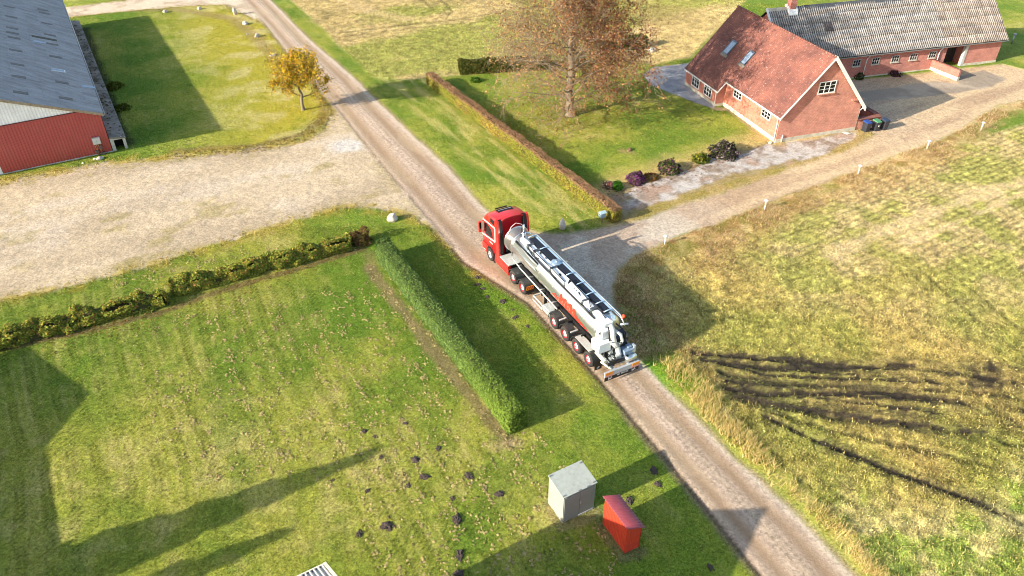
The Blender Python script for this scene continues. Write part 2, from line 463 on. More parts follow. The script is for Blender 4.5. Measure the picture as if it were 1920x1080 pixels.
d_road = sdf(X, Y, ROAD); d_yard = sdf(X, Y, YARD); d_lane = sdf(X, Y, LANE); d_drive = sdf(X, Y, DRIVE)
d_apron = sdf(X, Y, APRON); d_bed = sdf(X, Y, BED); d_terr = sdf(X, Y, TERRACE); d_crop = sdf(X, Y, CROP); d_stub = sdf(X, Y, STUB)
dl, al, _ = dist_line(X, Y, P_LEFT, want_side=True)
dr, ar, sr = dist_line(X, Y, P_RIGHT, want_side=True)
ARC = al
U = np.where(d_road < 0, dl / (dl + dr + 1e-6), np.where(dl < dr, 0, 1))
# road runs down the picture: which side of the road a point is on
east = dr < dl
# coordinates along / across the road direction (mowing stripes follow it)
ca, sa = cos(R(118)), sin(R(118))
LU, LV = X * ca + Y * sa, -X * sa + Y * ca
cb_, sb_ = cos(R(31)), sin(R(31))
BU, BV = X * cb_ + Y * sb_, -X * sb_ + Y * cb_

def mix(a, b, t):
    t = t[:, None] if isinstance(t, np.ndarray) else t
    return a * (1 - t) + b * t
# ---- lawns
lush, olive, straw, moss = L(100, 124, 38), L(148, 148, 58), L(190, 174, 106), L(156, 144, 48)
col = mix(lush[None], olive[None], smooth(.3, .68, n1 * .65 + n2 * .35))
stripe = .5 + .5 * np.sin(LV * 2 * pi / 1.9 + 1.4 * n1)
front = (~east) & (d_yard > 0)
stripe_amt = np.where((Y < 47) & front, .2, .14)
col = mix(col, straw[None] * .92, np.clip(stripe_amt * smooth(.7, 1.0, stripe) * smooth(.35, .75, n2) + .55 * smooth(.55, .78, n4 * .5 + n1 * .5), 0, .8))
mline = np.abs(((LV + .5 * (n1 - .5) * 4) / 1.25) % 1 - .5)
near_l = front * (Y < 44) * smooth(5.5, 7, dl) * smooth(.38, .62, fbm(X, Y, .09, 2, 3) + np.where(X < -14, .08, 0.0))
col = col * (1 - (.5 * np.exp(-((mline - .12) / .05) ** 2) * smooth(.3, .6, n3) * near_l))[:, None]
col = mix(col, straw[None], (.34 * np.exp(-((mline - .3) / .07) ** 2) * smooth(.4, .65, n2) * near_l).astype(np.float32))
col = mix(col, lush[None] * .9, .5 * smooth(.56, .76, fbm(X, Y, .3, 11, 4)))
# barn lawn is mossy and yellowed towards the road
barn_lawn = (~east) & (Y > 58)
yl = smooth(-42, -27, X + (Y - 85) * .5) * smooth(.2, .62, n1 + (n2 - .5) * .6 + .16)
col = mix(col, mix(moss[None] * 1.15, straw[None] * .95, smooth(.4, .7, n2)), np.where(barn_lawn, yl * .95, 0).astype(np.float32))
# strip between road and beech hedge: dry patches in lines
strip = east & (d_drive > 0) & (Y > 50) & (dr < 9)
col = mix(col, straw[None], np.where(strip, .55 * smooth(.46, .74, fbm(LU * .16, LV, 1.7, 13, 3)) * smooth(1.2, 3.5, dr), 0).astype(np.float32))
grassy = np.ones_like(X); gravel = np.zeros_like(X); field = np.zeros_like(X)
Z = (fbm(X, Y, .8, 2, 4) - .5) * .09 + (vnoise(X, Y, 4.5, 6) - .5) * .025
Z += .05 * smooth(0, .8, d_road) * 1.0
# verge along the road: worn gravelly edge
edge = smooth(.55, .05, d_road + wob * .35) * (d_road > 0)
vergecol = L(150, 128, 98)
col = mix(col, vergecol[None], (edge * .8).astype(np.float32))
# tall dry grass between road and crop
dry = L(206, 178, 112); dry2 = L(158, 150, 66)
vg = east & (d_crop > 0) & (Y < 44) & (d_drive > .2)
col = mix(col, mix(dry[None], dry2[None], smooth(.35, .65, n2)), np.where(vg, smooth(.2, 1.2, dr + wob * .4) * .85, 0).astype(np.float32))
lowgreen = vg & (Y > 33)
col = mix(col, L(92, 132, 26)[None], np.where(vg, smooth(32.5, 35, Y + wob) * .85, 0).astype(np.float32))
# brown brush along the drive
brown, rust = L(160, 120, 76), L(204, 168, 118)
dbr = np.maximum(d_drive, -50)
br = (d_drive > 0) & ((d_crop < np.where(X > 34, 9, 2.6)) | (east & (Y < 50))) & (Y > 36) & (d_bed > 2.2) & (Y + .62 * 0 < 1e3) & (BV < 41)
bm_ = np.where(br, smooth(5.2 + 1.2 * np.sin(BU * .22) - 1.6 * smooth(30, 42, X), 1.0, d_drive + wob * 1.8), 0)
bm_ = bm_ * (.55 + .45 * smooth(.3, .6, n2))
# ---- stubble at the top
stub_a, stub_b, stub_c = L(194, 172, 120), L(156, 156, 80), L(152, 136, 88)
sc = mix(stub_a[None], stub_b[None], smooth(.42, .66, fbm(BU * .55, BV, .16, 4, 5)))
sc = mix(sc, stub_c[None], .7 * smooth(.55, .72, fbm(X, Y, .11, 9, 4)))
sc = sc * ((.66 + .7 * vnoise(X, Y, 2.1, 8)) * (.82 + .38 * vnoise(X, Y, 5.0, 2)))[:, None]
ms = smooth(.5, -.4, d_stub + wob * .5)
col = mix(col, sc, ms)
# ---- crop field
c_a, c_b, c_c, c_d = L(172, 152, 86), L(144, 142, 68), L(192, 170, 118), L(150, 124, 78)
t_n = smooth(.28, .78, fbm(X, Y, .2, 6, 5))
cc = mix(c_a[None], c_b[None], t_n)
cc = mix(cc, c_d[None], .45 * smooth(.5, .7, fbm(X, Y, .14, 12, 4)))
upper = smooth(36, 52, Y * .8 + X * .3 + (n1 - .5) * 14)
cc = mix(cc, mix(c_c[None], L(166, 160, 88)[None], smooth(.4, .62, n2)), upper * .8)
lowr = smooth(27.5, 24.5, Y - (X - 20) * .12 + (n1 - .5) * 5)
cc = mix(cc, mix(L(124, 146, 62)[None], L(194, 182, 122)[None], smooth(.42, .64, n4)), lowr * .75)
rows = np.sin(BV * 2 * pi / .62 + (n1 - .5) * 3)
cc = cc * (1 - .34 * upper * smooth(.1, .9, rows))[:, None]
clump = (.6 + .8 * vnoise(X, Y, 2.9, 4)) * (.62 + .78 * vnoise(X, Y, 6.0, 7))
cc = cc * clump[:, None]
mc = smooth(.5, -.4, d_crop + wob * .6)
Z = Z + mc * ((fbm(X, Y, 1.5, 7, 4) - .5) * .22 + .03 * rows * upper) + ms * (fbm(X, Y, 1.3, 10, 4) - .5) * .2
col = mix(col, cc, mc)
mud = L(44, 37, 34)
mud_t = np.zeros_like(X)
for pts, wd, k in TRACKS:
    wd = wd * (.72 if wd > .35 else .85)
    d, a, _ = dist_line(X, Y, world(pts), want_side=True)
    f = 1 - .42 * smooth(11, 26, a + (n2 - .5) * 8)
    core = smooth(wd, wd * .4, d + (n3 - .5) * .26 + (n2 - .5) * .2)
    mud_t = np.maximum(mud_t, core * f * k * (1 - smooth(8, 17, a) * .8 * smooth(.36, .6, n3 * .6 + n4 * .4)))
    mud_t = np.maximum(mud_t, .42 * smooth(wd * 2.6, wd, d + (n3 - .5) * 1.1) * f * k)
    Z -= (.1 if wd > .27 else .03) * core * f
    if wd > .27: Z += .045 * smooth(wd * 1.9, wd * 1.2, d) * smooth(wd * .8, wd * 1.2, d) * f
col = mix(col, mud[None] * (.85 + .4 * n3[:, None]), np.clip(mud_t * 1.1, 0, .95))
for pts, wd in TRAMS:
    d = dist_line(X, Y, world(pts)); t = smooth(wd * 1.5, wd * .3, d + (n3 - .5) * .25)
    col = mix(col, L(84, 80, 44)[None], t * .55); Z -= .08 * t
for pts, wd in PALE:
    d = dist_line(X, Y, world(pts)); t = smooth(wd * 1.3, wd * .2, d + (n2 - .5) * 1.4)
    col = mix(col, L(206, 182, 136)[None], t * .7)
col = mix(col, mix(brown[None], rust[None], smooth(.35, .65, n4)), np.clip(bm_ * .85, 0, .9).astype(np.float32))
field = np.clip(mc + ms + .6 * bm_ + .5 * vg, 0, 1); grassy = 1 - field
# bare soil under the hedges, sheds and along the near hedge
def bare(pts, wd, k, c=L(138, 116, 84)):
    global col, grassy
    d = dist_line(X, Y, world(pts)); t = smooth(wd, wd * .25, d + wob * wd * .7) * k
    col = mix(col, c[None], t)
bare([(690, 500), (760, 590), (850, 705), (920, 790), (955, 828)], .65, .75)
bare([(0, 655), (150, 625), (300, 588), (420, 545), (560, 505), (680, 468)], .5, .7, L(112, 86, 62))
bare([(1030, 950), (1052, 985), (1085, 980), (1118, 962)], .55, .7, L(150, 136, 92))
bare([(1125, 985), (1168, 1045), (1205, 1035)], .45, .6, L(118, 108, 78))
bare([(925, 838), (975, 832)], .6, .45, L(186, 160, 116))
bare([(700, 500), (690, 480)], .8, .4)
bare([(240, 270), (215, 215), (175, 100), (158, 55)], .9, .75, L(52, 44, 34))  # dark soil along the barn, its shade painted into the tone
bare([(1340, 205), (1365, 205), (1400, 232), (1452, 272)], .55, .75, L(160, 134, 108))
bare([(1166, 284), (1184, 288)], .7, .6, L(158, 134, 88))
bare([(-40, 345), (60, 333), (200, 312), (330, 295)], 1.2, .75, L(156, 138, 78))
bare([(330, 285), (480, 275), (575, 250), (612, 215), (608, 185)], .9, .6, L(120, 100, 66))
bare([(200, 510), (420, 445), (560, 402), (700, 382), (740, 392)], .6, .6, L(150, 128, 72))
bare([(250, 20), (330, 18), (440, 36), (482, 72), (512, 106), (560, 135)], 1.3, .55, L(146, 122, 84))
bare([(1130, 370), (1200, 345), (1290, 312), (1390, 283)], .8, .7, L(150, 118, 84))
between = smooth(2.6, .8, d_bed + wob) * smooth(6, 2, d_drive + wob) * (X < 36) * (d_drive > -.3)
col = mix(col, mix(L(168, 142, 92)[None], L(152, 132, 72)[None], smooth(.5, .7, fbm(X, Y, .4, 9, 4))), between * .9)
gdry = smooth(3.6, .4, d_bed + wob * 1.5) * (d_drive > 3)
col = mix(col, L(196, 166, 108)[None], gdry * .75)
# ---- hard surfaces
g_road = smooth(.12, -.12, d_road + wob * .16)
sandy, grey, pink, wheel = L(190, 168, 138), L(176, 166, 152), L(178, 156, 134), L(148, 122, 94)
rc = np.tile(pink[None], (len(X), 1))
lon = fbm(LU * .12, LV, 1.4, 14, 4)
w1 = np.exp(-((U - .24) / .115) ** 2); w2 = np.exp(-((U - .74) / .12) ** 2)
rc = mix(rc, wheel[None], np.clip((w1 + w2) * (.95 + .5 * (lon - .5)), 0, .97))
rc = mix(rc, L(172, 150, 120)[None], smooth(.5, .7, lon) * .5)
rc = mix(rc, L(190, 174, 152)[None], smooth(.86, .98, U) * .7)
rc = mix(rc, L(120, 96, 74)[None], .55 * np.exp(-((U - .865 + .05 * (n2 - .5)) / .014) ** 2) * smooth(.4, .6, n2))
for uu in (.42, .47, .53, .585):                                    # fine tyre lines in the loose middle
    rc = mix(rc, L(112, 94, 82)[None], .5 * np.exp(-((U - uu + .02 * (n1 - .5)) / .007) ** 2) * smooth(.35, .6, fbm(LU * .5, LV * .2, 1.0, 2, 2)))
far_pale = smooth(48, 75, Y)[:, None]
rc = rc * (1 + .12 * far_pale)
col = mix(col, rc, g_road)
rut = np.exp(-((dl - .06) / .1) ** 2) * (Y < 49) + .6 * np.exp(-((dl - .3 + .2 * (n2 - .5)) / .14) ** 2) * ((Y > 49) & (Y < 78)) * smooth(.35, .55, n2 + .1)
col = mix(col, L(92, 72, 54)[None], np.clip(rut * .8, 0, .85)); Z -= .06 * rut
gravel = np.maximum(gravel, g_road * (1 - .72 * np.clip(w1 + w2, 0, 1)))
Z = np.where(d_road < .1, .02 * np.sin(U * pi) - .035 * (w1 + w2) * g_road + (n3 - .5) * .02 + (vnoise(X, Y, 5, 3) - .5) * .02 * (1 - w1 - w2) - .06 * rut, Z)
g_yard = smooth(.5, -.5, d_yard + wob * .9) * (1 - g_road)
yc = mix(L(188, 167, 136)[None], L(173, 153, 124)[None], smooth(.35, .65, fbm(BU * .35, BV, .35, 5, 5)))
yc = mix(yc, L(200, 182, 160)[None], .5 * smooth(.5, .8, fbm(BU * .5, BV, .3, 10, 5)))
yc = mix(yc, L(150, 134, 82)[None], .6 * smooth(.6, .78, fbm(BU * .6, BV, .55, 7, 5)) + .6 * smooth(2.4, 0, -d_yard + wob * 1.4) * smooth(.42, .62, n2))
yc = mix(yc, L(200, 196, 190)[None], .6 * smooth(2.0, .5, np.hypot((X + 15.5) * .8, Y - 66.5) + wob))
col = mix(col, yc, g_yard)
edge2 = smooth(1.6, .3, np.abs(d_yard) + wob) * (d_yard > -.6) * (1 - g_road)
col = mix(col, L(164, 142, 58)[None], edge2 * .6 * smooth(.35, .6, n4))
gravel = np.maximum(gravel, g_yard)
g_lane = smooth(.3, -.3, d_lane + wob * .5) * (1 - g_road)
col = mix(col, mix(L(205, 184, 156)[None], L(182, 160, 132)[None], smooth(.4, .6, n2)), g_lane); gravel = np.maximum(gravel, g_lane)
g_drv = smooth(.35, -.35, d_drive + wob * .45) * (1 - g_road)
dc = mix(L(198, 170, 132)[None], L(176, 148, 116)[None], smooth(.42, .66, fbm(BU * .12, BV, .6, 6, 5)))
dm = dist_line(X, Y, world([(1150, 470), (1230, 432), (1360, 385), (1500, 335), (1640, 285), (1760, 235), (1860, 180)]))
dc = mix(dc, L(168, 138, 108)[None], .6 * np.exp(-(dm / .5) ** 2) * smooth(.3, .6, n2))
corner = smooth(17, 8, np.hypot(X - 6, Y - 46))
dc = mix(dc, mix(L(170, 150, 130)[None], L(190, 176, 156)[None], smooth(.4, .65, n2)), corner * .8)
dc = mix(dc, L(172, 150, 130)[None], smooth(64, 74, Y) * smooth(44, 36, X) * .5)
col = mix(col, dc, g_drv); gravel = np.maximum(gravel, g_drv)
g_ap = smooth(.2, -.2, d_apron + wob * .3)
col = mix(col, mix(L(176, 158, 134)[None], L(152, 136, 116)[None], smooth(.4, .65, n2)), g_ap); gravel = np.where(g_ap > .5, .35, gravel)
g_bed = smooth(.35, -.25, d_bed + wob * .6)
bc = mix(L(184, 174, 162)[None], L(140, 122, 104)[None], smooth(.4, .66, n2 * .4 + n3 * .6))
bc = mix(bc, L(146, 124, 66)[None], .8 * smooth(.5, .7, fbm(X, Y, .5, 4, 4) + .45 * smooth(.9, 0, -d_bed) - .1) * (X < 26))
bc = mix(bc, L(168, 138, 116)[None], .7 * smooth(.54, .7, fbm(X, Y, .6, 13, 4)))
col = mix(col, bc, g_bed); gravel = np.maximum(gravel, g_bed)
g_te = smooth(.12, -.12, d_terr + wob * .12)
col = mix(col, mix(L(150, 146, 144)[None], L(172, 166, 160)[None], smooth(.4, .65, n4)), g_te); gravel = np.where(g_te > .5, .3, gravel)
hard = np.clip(np.maximum.reduce([g_road, g_yard, g_lane, g_drv, g_ap, g_bed, g_te]), 0, 1)
grassy = grassy * (1 - hard); field = field * (1 - hard)
Z = np.where((hard > .5) & (d_road > .1), (n3 - .5) * .05 + (vnoise(X, Y, 4, 3) - .5) * .03, Z)
KIND = np.stack([grassy, gravel * .9, field, np.where(d_road < .05, U, 1)], 1).astype(np.float32)
col = np.clip(col, 0.004, .9).astype(np.float32)

# ---- one ground, split into the surfaces people would name (they share the same border vertices' positions)
lab = np.zeros(len(X), np.int8)                     # 0 lawn west
jit = wob * .5
lab[east] = 1
lab[(~east) & (Y > 58)] = 2
lab[vg & (Y < 50)] = 3
lab[d_stub + jit < 0] = 4
lab[d_crop + jit < 0] = 5
lab[d_lane + jit < 0] = 6
lab[d_yard + jit < 0] = 7
lab[d_drive + jit * .6 < 0] = 8
lab[d_bed + jit * .6 < 0] = 9
lab[d_apron < 0] = 10
lab[d_terr < 0] = 11
lab[d_road < 0] = 12
NAMES = {0: 'lawn', 1: 'garden_lawn', 2: 'barn_lawn', 3: 'road_verge', 4: 'stubble_field', 5: 'crop_field', 6: 'gravel_lane', 7: 'gravel_yard', 8: 'gravel_driveway', 9: 'pebble_ground', 10: 'concrete_path', 11: 'asphalt_path', 12: 'gravel_road'}
GROUND = ground_mat()
idx = np.full((NX, NY), -1, np.int32); idx[ix, iy] = np.arange(len(X))
q = np.stack([idx[:-1, :-1], idx[1:, :-1], idx[1:, 1:], idx[:-1, 1:]], -1).reshape(-1, 4)
q = q[(q >= 0).all(1)]
fl = lab[q[:, 0]]
Z = np.maximum(Z, -.13)
V = np.stack([X, Y, Z], 1)
for k, nm in NAMES.items():
    f = q[fl == k]
    if not len(f): continue
    u, inv = np.unique(f, return_inverse=True)
    tag(np_mesh(nm, V[u], inv.reshape(-1, 4), GROUND, None, col[u], True, KIND[u]), kind='structure')
# the land goes on past the part that is modelled finely
fr = [(-2500, -2500), (2500, -2500), (2500, 2500), (-2500, 2500)]
gv = np.array([(*p, -.3) for p in fr] , np.float32)
tag(np_mesh('ground', gv, np.array([[0, 1, 2, 3]]), GROUND, None, np.tile(L(128, 130, 62), (4, 1)), False, np.tile(np.array([[.4, 0, .6, 1]], np.float32), (4, 1))), kind='structure')

def grid_at(a, x, y):
    i = np.clip(np.round((x - gx[0]) / GS).astype(int), 0, NX - 1); j = np.clip(np.round((y - gy[0]) / GS).astype(int), 0, NY - 1)
    k = idx[i, j]; k = np.where(k < 0, 0, k)
    return a[k]
# ------------------------------------------------------------------ low vegetation scattered over the ground
BLADE = leaf_mat('grass_blades', .25, .25)
LEAF = leaf_mat('leaves', .3, .15)

def tufts(name, box, n, accept, blades, hgt, wid, lean, colour, label=None, near_bias=0.0):
    x = RNG.uniform(box[0], box[1], n); y = RNG.uniform(box[2], box[3], n)
    ok = (np.abs(x) < y * .54 + 14)
    if near_bias: ok &= RNG.random(n) < np.clip((box[2] + near_bias) / y, 0, 1) ** 2
    x, y = x[ok].astype(np.float32), y[ok].astype(np.float32)
    p = accept(x, y)
    k = RNG.random(len(x)) < p
    x, y = x[k], y[k]
    z = grid_at(Z, x, y)
    m = len(x) * blades
    bx = np.repeat(x, blades) + RNG.normal(0, wid * 1.4, m); by = np.repeat(y, blades) + RNG.normal(0, wid * 1.4, m); bz = np.repeat(z, blades)
    a = RNG.uniform(0, 2 * pi, m); h = RNG.uniform(*hgt, m); wd = wid * RNG.uniform(.6, 1.4, m)
    l = h * lean * RNG.uniform(.2, 1.2, m); b = RNG.uniform(0, 2 * pi, m)
    dx, dy = np.cos(a) * wd / 2, np.sin(a) * wd / 2
    v = np.empty((m, 3, 3), np.float32)
    v[:, 0] = np.stack([bx - dx, by - dy, bz - .01], 1); v[:, 1] = np.stack([bx + dx, by + dy, bz - .01], 1)
    v[:, 2] = np.stack([bx + np.cos(b) * l, by + np.sin(b) * l, bz + h], 1)
    c = colour(np.repeat(x, blades), np.repeat(y, blades), m)
    c = np.repeat(np.clip(c, 0, .9)[:, None], 3, 1)
    c[:, :2] *= .85
    o = np_mesh(name, v.reshape(-1, 3), np.arange(m * 3).reshape(-1, 3), BLADE, None, c.reshape(-1, 3))
    return tag(o, kind='stuff')

def from_ground(gain=1.1, sp=.25, tint=None, ta=0.0):
    def f(x, y, m):
        c = grid_at(col, x, y) * (gain * RNG.uniform(1 - sp, 1 + sp, m))[:, None]
        if tint is not None:
            t = (RNG.random(m) < ta)[:, None]
            c = np.where(t, np.array(tint)[None] * RNG.uniform(.7, 1.25, m)[:, None], c)
        return c
    return f
LAB = lambda x, y: grid_at(lab, x, y)
lawnish = lambda x, y: np.isin(LAB(x, y), (0, 1, 2)).astype(np.float32) * (grid_at(hard, x, y) < .5)
tufts('lawn_grass', (-36, 18, 17, 52), 330000, lawnish, 2, (.03, .075), .03, .8, from_ground(1.12, .45, L(200, 184, 116), .08))
tufts('lawn_grass', (-60, 42, 50, 112), 330000, lawnish, 1, (.05, .12), .055, .8, from_ground(1.12, .45, L(204, 182, 106), .09))
tufts('crop_leaves', (8, 75, 17, 74), 520000, lambda x, y: (LAB(x, y) == 5) * np.clip(1 - 1.35 * grid_at(mud_t, x, y), 0, 1), 2, (.05, .16), .055, 1.0, from_ground(1.15, .5, L(216, 196, 126), .16), near_bias=14)
tufts('stubble', (-42, 36, 76, 122), 240000, lambda x, y: (LAB(x, y) == 4) * 1.0, 2, (.05, .17), .07, .9, from_ground(1.12, .48, L(216, 194, 130), .2))
# tall seeding grass along the road
def vden(x, y):
    d = grid_at(dr, x, y)
    return np.where((LAB(x, y) == 3) & (Y0(x, y) < 36), np.clip(smooth(.25, .9, d), 0, 1) * np.clip(.25 + 1.3 * (vnoise(x, y, .7, 3) - .25), 0, 1), 0)
Y0 = lambda x, y: y
tufts('tall_grass', (6, 24, 17, 42), 30000, vden, 7, (.2, .55), .03, .75, lambda x, y, m: np.where((RNG.random(m) < .25)[:, None], L(140, 152, 56)[None], L(226, 198, 130)[None]) * RNG.uniform(.65, 1.2, m)[:, None])
tufts('tall_grass', (4, 24, 33, 60), 9000, lambda x, y: ((LAB(x, y) == 3) & (grid_at(dr, x, y) > .5)) * .9, 5, (.08, .2), .03, .8, lambda x, y, m: L(112, 150, 38)[None] * RNG.uniform(.6, 1.3, m)[:, None])
# bracken and dead stalks by the driveway
tufts('dead_brush', (6, 56, 34, 80), 150000, lambda x, y: np.clip(grid_at(bm_, x, y) * 1.1, 0, 1) * (grid_at(hard, x, y) < .3) * np.clip(.08 + 1.7 * (vnoise(x, y, .55, 9) - .28), 0, 1), 4, (.06, .3), .035, 1.1,
      lambda x, y, m: np.where((RNG.random(m) < .5)[:, None], L(208, 178, 130)[None], np.where((RNG.random(m) < .4)[:, None], L(136, 136, 66)[None], L(150, 112, 80)[None])) * RNG.uniform(.65, 1.4, m)[:, None])
# weeds along the edges of yard, lane and lawn tips
def edge_den(x, y):
    d = np.minimum(np.abs(grid_at(d_yard, x, y)), np.abs(grid_at(d_lane, x, y)))
    return smooth(1.1, .2, d) * .5 * (grid_at(d_road, x, y) > .3)
tufts('edge_weeds', (-60, -2, 36, 114), 120000, edge_den, 3, (.05, .2), .05, 1.0, lambda x, y, m: np.where((RNG.random(m) < .45)[:, None], L(206, 178, 108)[None], L(158, 144, 52)[None]) * RNG.uniform(.6, 1.25, m)[:, None])

# dry clippings lying in clumps along the mowing lines, fallen leaves under the hedges
def clippings():
    n = 9500
    x = RNG.uniform(-34, 8, n).astype(np.float32); y = RNG.uniform(18, 49, n).astype(np.float32)
    lv = -x * sa + y * ca
    on = np.abs(np.abs((lv / 1.25) % 1 - .5) - .3) < .09
    d_hed = grid_at(dl, x, y)
    k = (LAB(x, y) == 0) & (grid_at(hard, x, y) < .3) & (np.abs(x) < y * .6 + 2) & (d_hed > 5.2) & (RNG.random(n) < np.where(on, .95, .05)) & (vnoise(x, y, .25, 4) > .28) & (np.abs(y - (47 + (x + 12) * .47)) > 1.4)
    x, y = x[k], y[k]
    vs, fs, cs = [], [], []
    b = 0
    for px, py in zip(x, y):
        for j in range(RNG.integers(2, 7)):
            q1, q2 = RNG.normal(0, .17), RNG.normal(0, .1); cx, cy = px + q1 * ca - q2 * sa, py + q1 * sa + q2 * ca; r = RNG.uniform(.028, .098); h = RNG.uniform(.03, .09)
            a0 = RNG.uniform(0, 6.28); cz = float(grid_at(Z, np.array([cx]), np.array([cy]))[0])
            ring = [(cx + r * RNG.uniform(.3, 1.9) * cos(a0 + t * 1.2566), cy + r * RNG.uniform(.3, 1.9) * sin(a0 + t * 1.2566), cz - .01) for t in range(5)]
            vs += ring + [(cx, cy, cz + h)]
            fs += [(b + t, b + (t + 1) % 5, b + 5) for t in range(5)]
            c = L(200, 178, 118) * RNG.uniform(.5, 1.1)
            cs += [c] * 6; b += 6
    tag(np_mesh('grass_clippings', np.array(vs, np.float32), np.array(fs), BLADE, None, np.array(cs, np.float32)), kind='stuff')
clippings()

def leaf_quads(P, Nrm, size, cols, stretch=1.3, tilt=.9):
    """one leaf clump (a bent quad) per point"""
    m = len(P)
    d = Nrm + RNG.normal(0, tilt, (m, 3)); d /= np.linalg.norm(d, axis=1)[:, None] + 1e-9
    r = RNG.normal(0, 1, (m, 3)); t = np.cross(d, r); t /= np.linalg.norm(t, axis=1)[:, None] + 1e-9
    b = np.cross(d, t)
    s = (size * RNG.uniform(.6, 1.4, m))[:, None]
    t = t * s * stretch / 2; b = b * s / 2; up = d * s * .18
    v = np.stack([P - t, P + b + up, P + t, P - b + up], 1).astype(np.float32)
    return v.reshape(-1, 3), np.arange(m * 4).reshape(-1, 4), np.repeat(cols, 4, 0)

def leaf_obj(name, P, Nrm, size, cols, parent, **kw):
    v, f, c = leaf_quads(P, Nrm, size, np.clip(cols, .003, .9), **kw)
    return np_mesh(name, v, f, LEAF, parent, c)

# fallen leaves
def fallen(name, pts_px, spread, n, colour):
    W = world(pts_px); k = RNG.integers(0, len(W) - 1, n); t = RNG.random(n)[:, None]
    P = W[k] * (1 - t) + W[k + 1] * t + RNG.normal(0, spread, (n, 2))
    z = grid_at(Z, P[:, 0], P[:, 1]) + .02
    tag(leaf_obj(name, np.column_stack([P, z]), np.tile([0, 0, 1.], (n, 1)), .09, colour(n), None, tilt=.35), kind='stuff')
fallen('fallen_leaves', [(330, 290), (480, 280), (580, 255), (612, 215)], .5, 900, lambda n: L(120, 92, 56)[None] * RNG.uniform(.5, 1.3, n)[:, None])
fallen('fallen_leaves', [(480, 70), (560, 150), (600, 230)], 2.2, 900, lambda n: L(206, 168, 70)[None] * RNG.uniform(.5, 1.2, n)[:, None])
fallen('fallen_leaves', [(960, 215), (1070, 225), (1240, 190)], 3.0, 2600, lambda n: L(140, 92, 52)[None] * RNG.uniform(.5, 1.3, n)[:, None])
fallen('fallen_leaves', [(830, 170), (960, 270), (1130, 390)], 1.7, 1800, lambda n: L(176, 140, 70)[None] * RNG.uniform(.5, 1.2, n)[:, None])
fallen('fallen_leaves', [(1140, 372), (1260, 325), (1390, 285)], .7, 900, lambda n: L(140, 96, 66)[None] * RNG.uniform(.5, 1.2, n)[:, None])
fallen('fallen_leaves', [(640, 470), (420, 545), (100, 640)], 1.0, 1000, lambda n: L(150, 116, 66)[None] * RNG.uniform(.5, 1.2, n)[:, None])

# ------------------------------------------------------------------ hedges
BARK = plain('bark', (126, 112, 92), .9, var=.3, scale=5, bump=.6)
CORE = plain('hedge_core', (74, 72, 36), 1.0, var=.3)
def hedge(label, p0, p1, width, height, n, size, colour, group=None, rnd=0.0, hvar=.06, tilt=.5, name='hedge', wvar=.1, seed=0, cat='hedge', taper=.85):
    a, b = Vector(p0[:2]), Vector(p1[:2]); ln = (b - a).length; rz = math.atan2(b.y - a.y, b.x - a.x)
    t = thing(name, (a.x, a.y, 0), rz, label, cat, group)
    def hfun(x): return height * (1 + hvar * (2 * vnoise(np.asarray(x, np.float32), np.full(np.shape(x), 3.1 + seed, np.float32), .8, 5) - 1) + hvar * .7 * (2 * vnoise(np.asarray(x, np.float32), np.full(np.shape(x), 9.1 + seed, np.float32), 2.3, 2) - 1))
    # core
    m = MB(); k = max(4, int(ln / .6)); prev = None
    vs, fs = [], []
    for i in range(k + 1):
        x = ln * i / k; h = float(hfun(np.array([x]))[0]) * .82; e = .8 if i in (0, k) else 1
        xx = min(max(x, .08), ln - .08); wv = width / 2 * .86 * (1 + wvar * (random.random() - .5)) * e
        vs += [(xx, -wv, 0), (xx, -wv * taper, h * (.9 - rnd * .5)), (xx, -wv * taper * (.75 - rnd * .3), h), (xx, wv * taper * (.75 - rnd * .3), h), (xx, wv * taper, h * (.9 - rnd * .5)), (xx, wv, 0)]
        if i: fs += [((i - 1) * 6 + j, i * 6 + j, i * 6 + j + 1, (i - 1) * 6 + j + 1) for j in range(5)]
    fs += [tuple(range(6)), tuple(k * 6 + j for j in range(6))]
    m.add(vs, fs); m.build('branches', CORE, t)
    # leaves over both faces, top and ends
    per = 2 * height + width * taper
    s = RNG.random(n) * (per + .35); x = RNG.random(n) * ln
    h = hfun(x); hh = height; P = np.zeros((n, 3)); Nn = np.zeros((n, 3))
    side = s < 2 * hh; sgn = np.where(s < hh, -1., 1.); zz = np.where(s < hh, s, s - hh) / hh
    rr = rnd
    wz = width / 2 * (1 - (1 - taper) * zz) * np.sqrt(np.clip(1 - rr * np.clip((zz - .45) / .55, 0, 1) ** 2 * .8, .1, 1))
    P[:, 0] = x
    P[:, 1] = np.where(side, sgn * wz, (RNG.random(n) * 2 - 1) * width / 2 * taper)
    top_z = h * (1 - rr * .32 * (np.abs(P[:, 1]) / (width / 2)) ** 2)
    P[:, 2] = np.where(side, zz * h * (1 - rr * .25), top_z)
    Nn[:, 1] = np.where(side, sgn, 0); Nn[:, 2] = np.where(side, .25, 1)
    en = s > per
    e0 = RNG.random(n) < .5
    P[en, 0] = np.where(e0, 0, ln)[en]; P[en, 2] = (RNG.random(n) * h)[en]; P[en, 1] = ((RNG.random(n) * 2 - 1) * width / 2 * .9)[en]; Nn[en] = 0; Nn[en, 0] = np.where(e0, -1, 1)[en]
    P += RNG.normal(0, .045, P.shape) + (vnoise(P[:, 0].astype(np.float32), (P[:, 1] + P[:, 2] * 2).astype(np.float32), 1.6, 7)[:, None] - .5) * Nn * wvar * 2.2
    P[:, 2] = np.maximum(P[:, 2], .03)
    c = colour(P, Nn, n)
    leaf_obj('foliage', P, Nn, size, c, t, tilt=tilt)
    return t
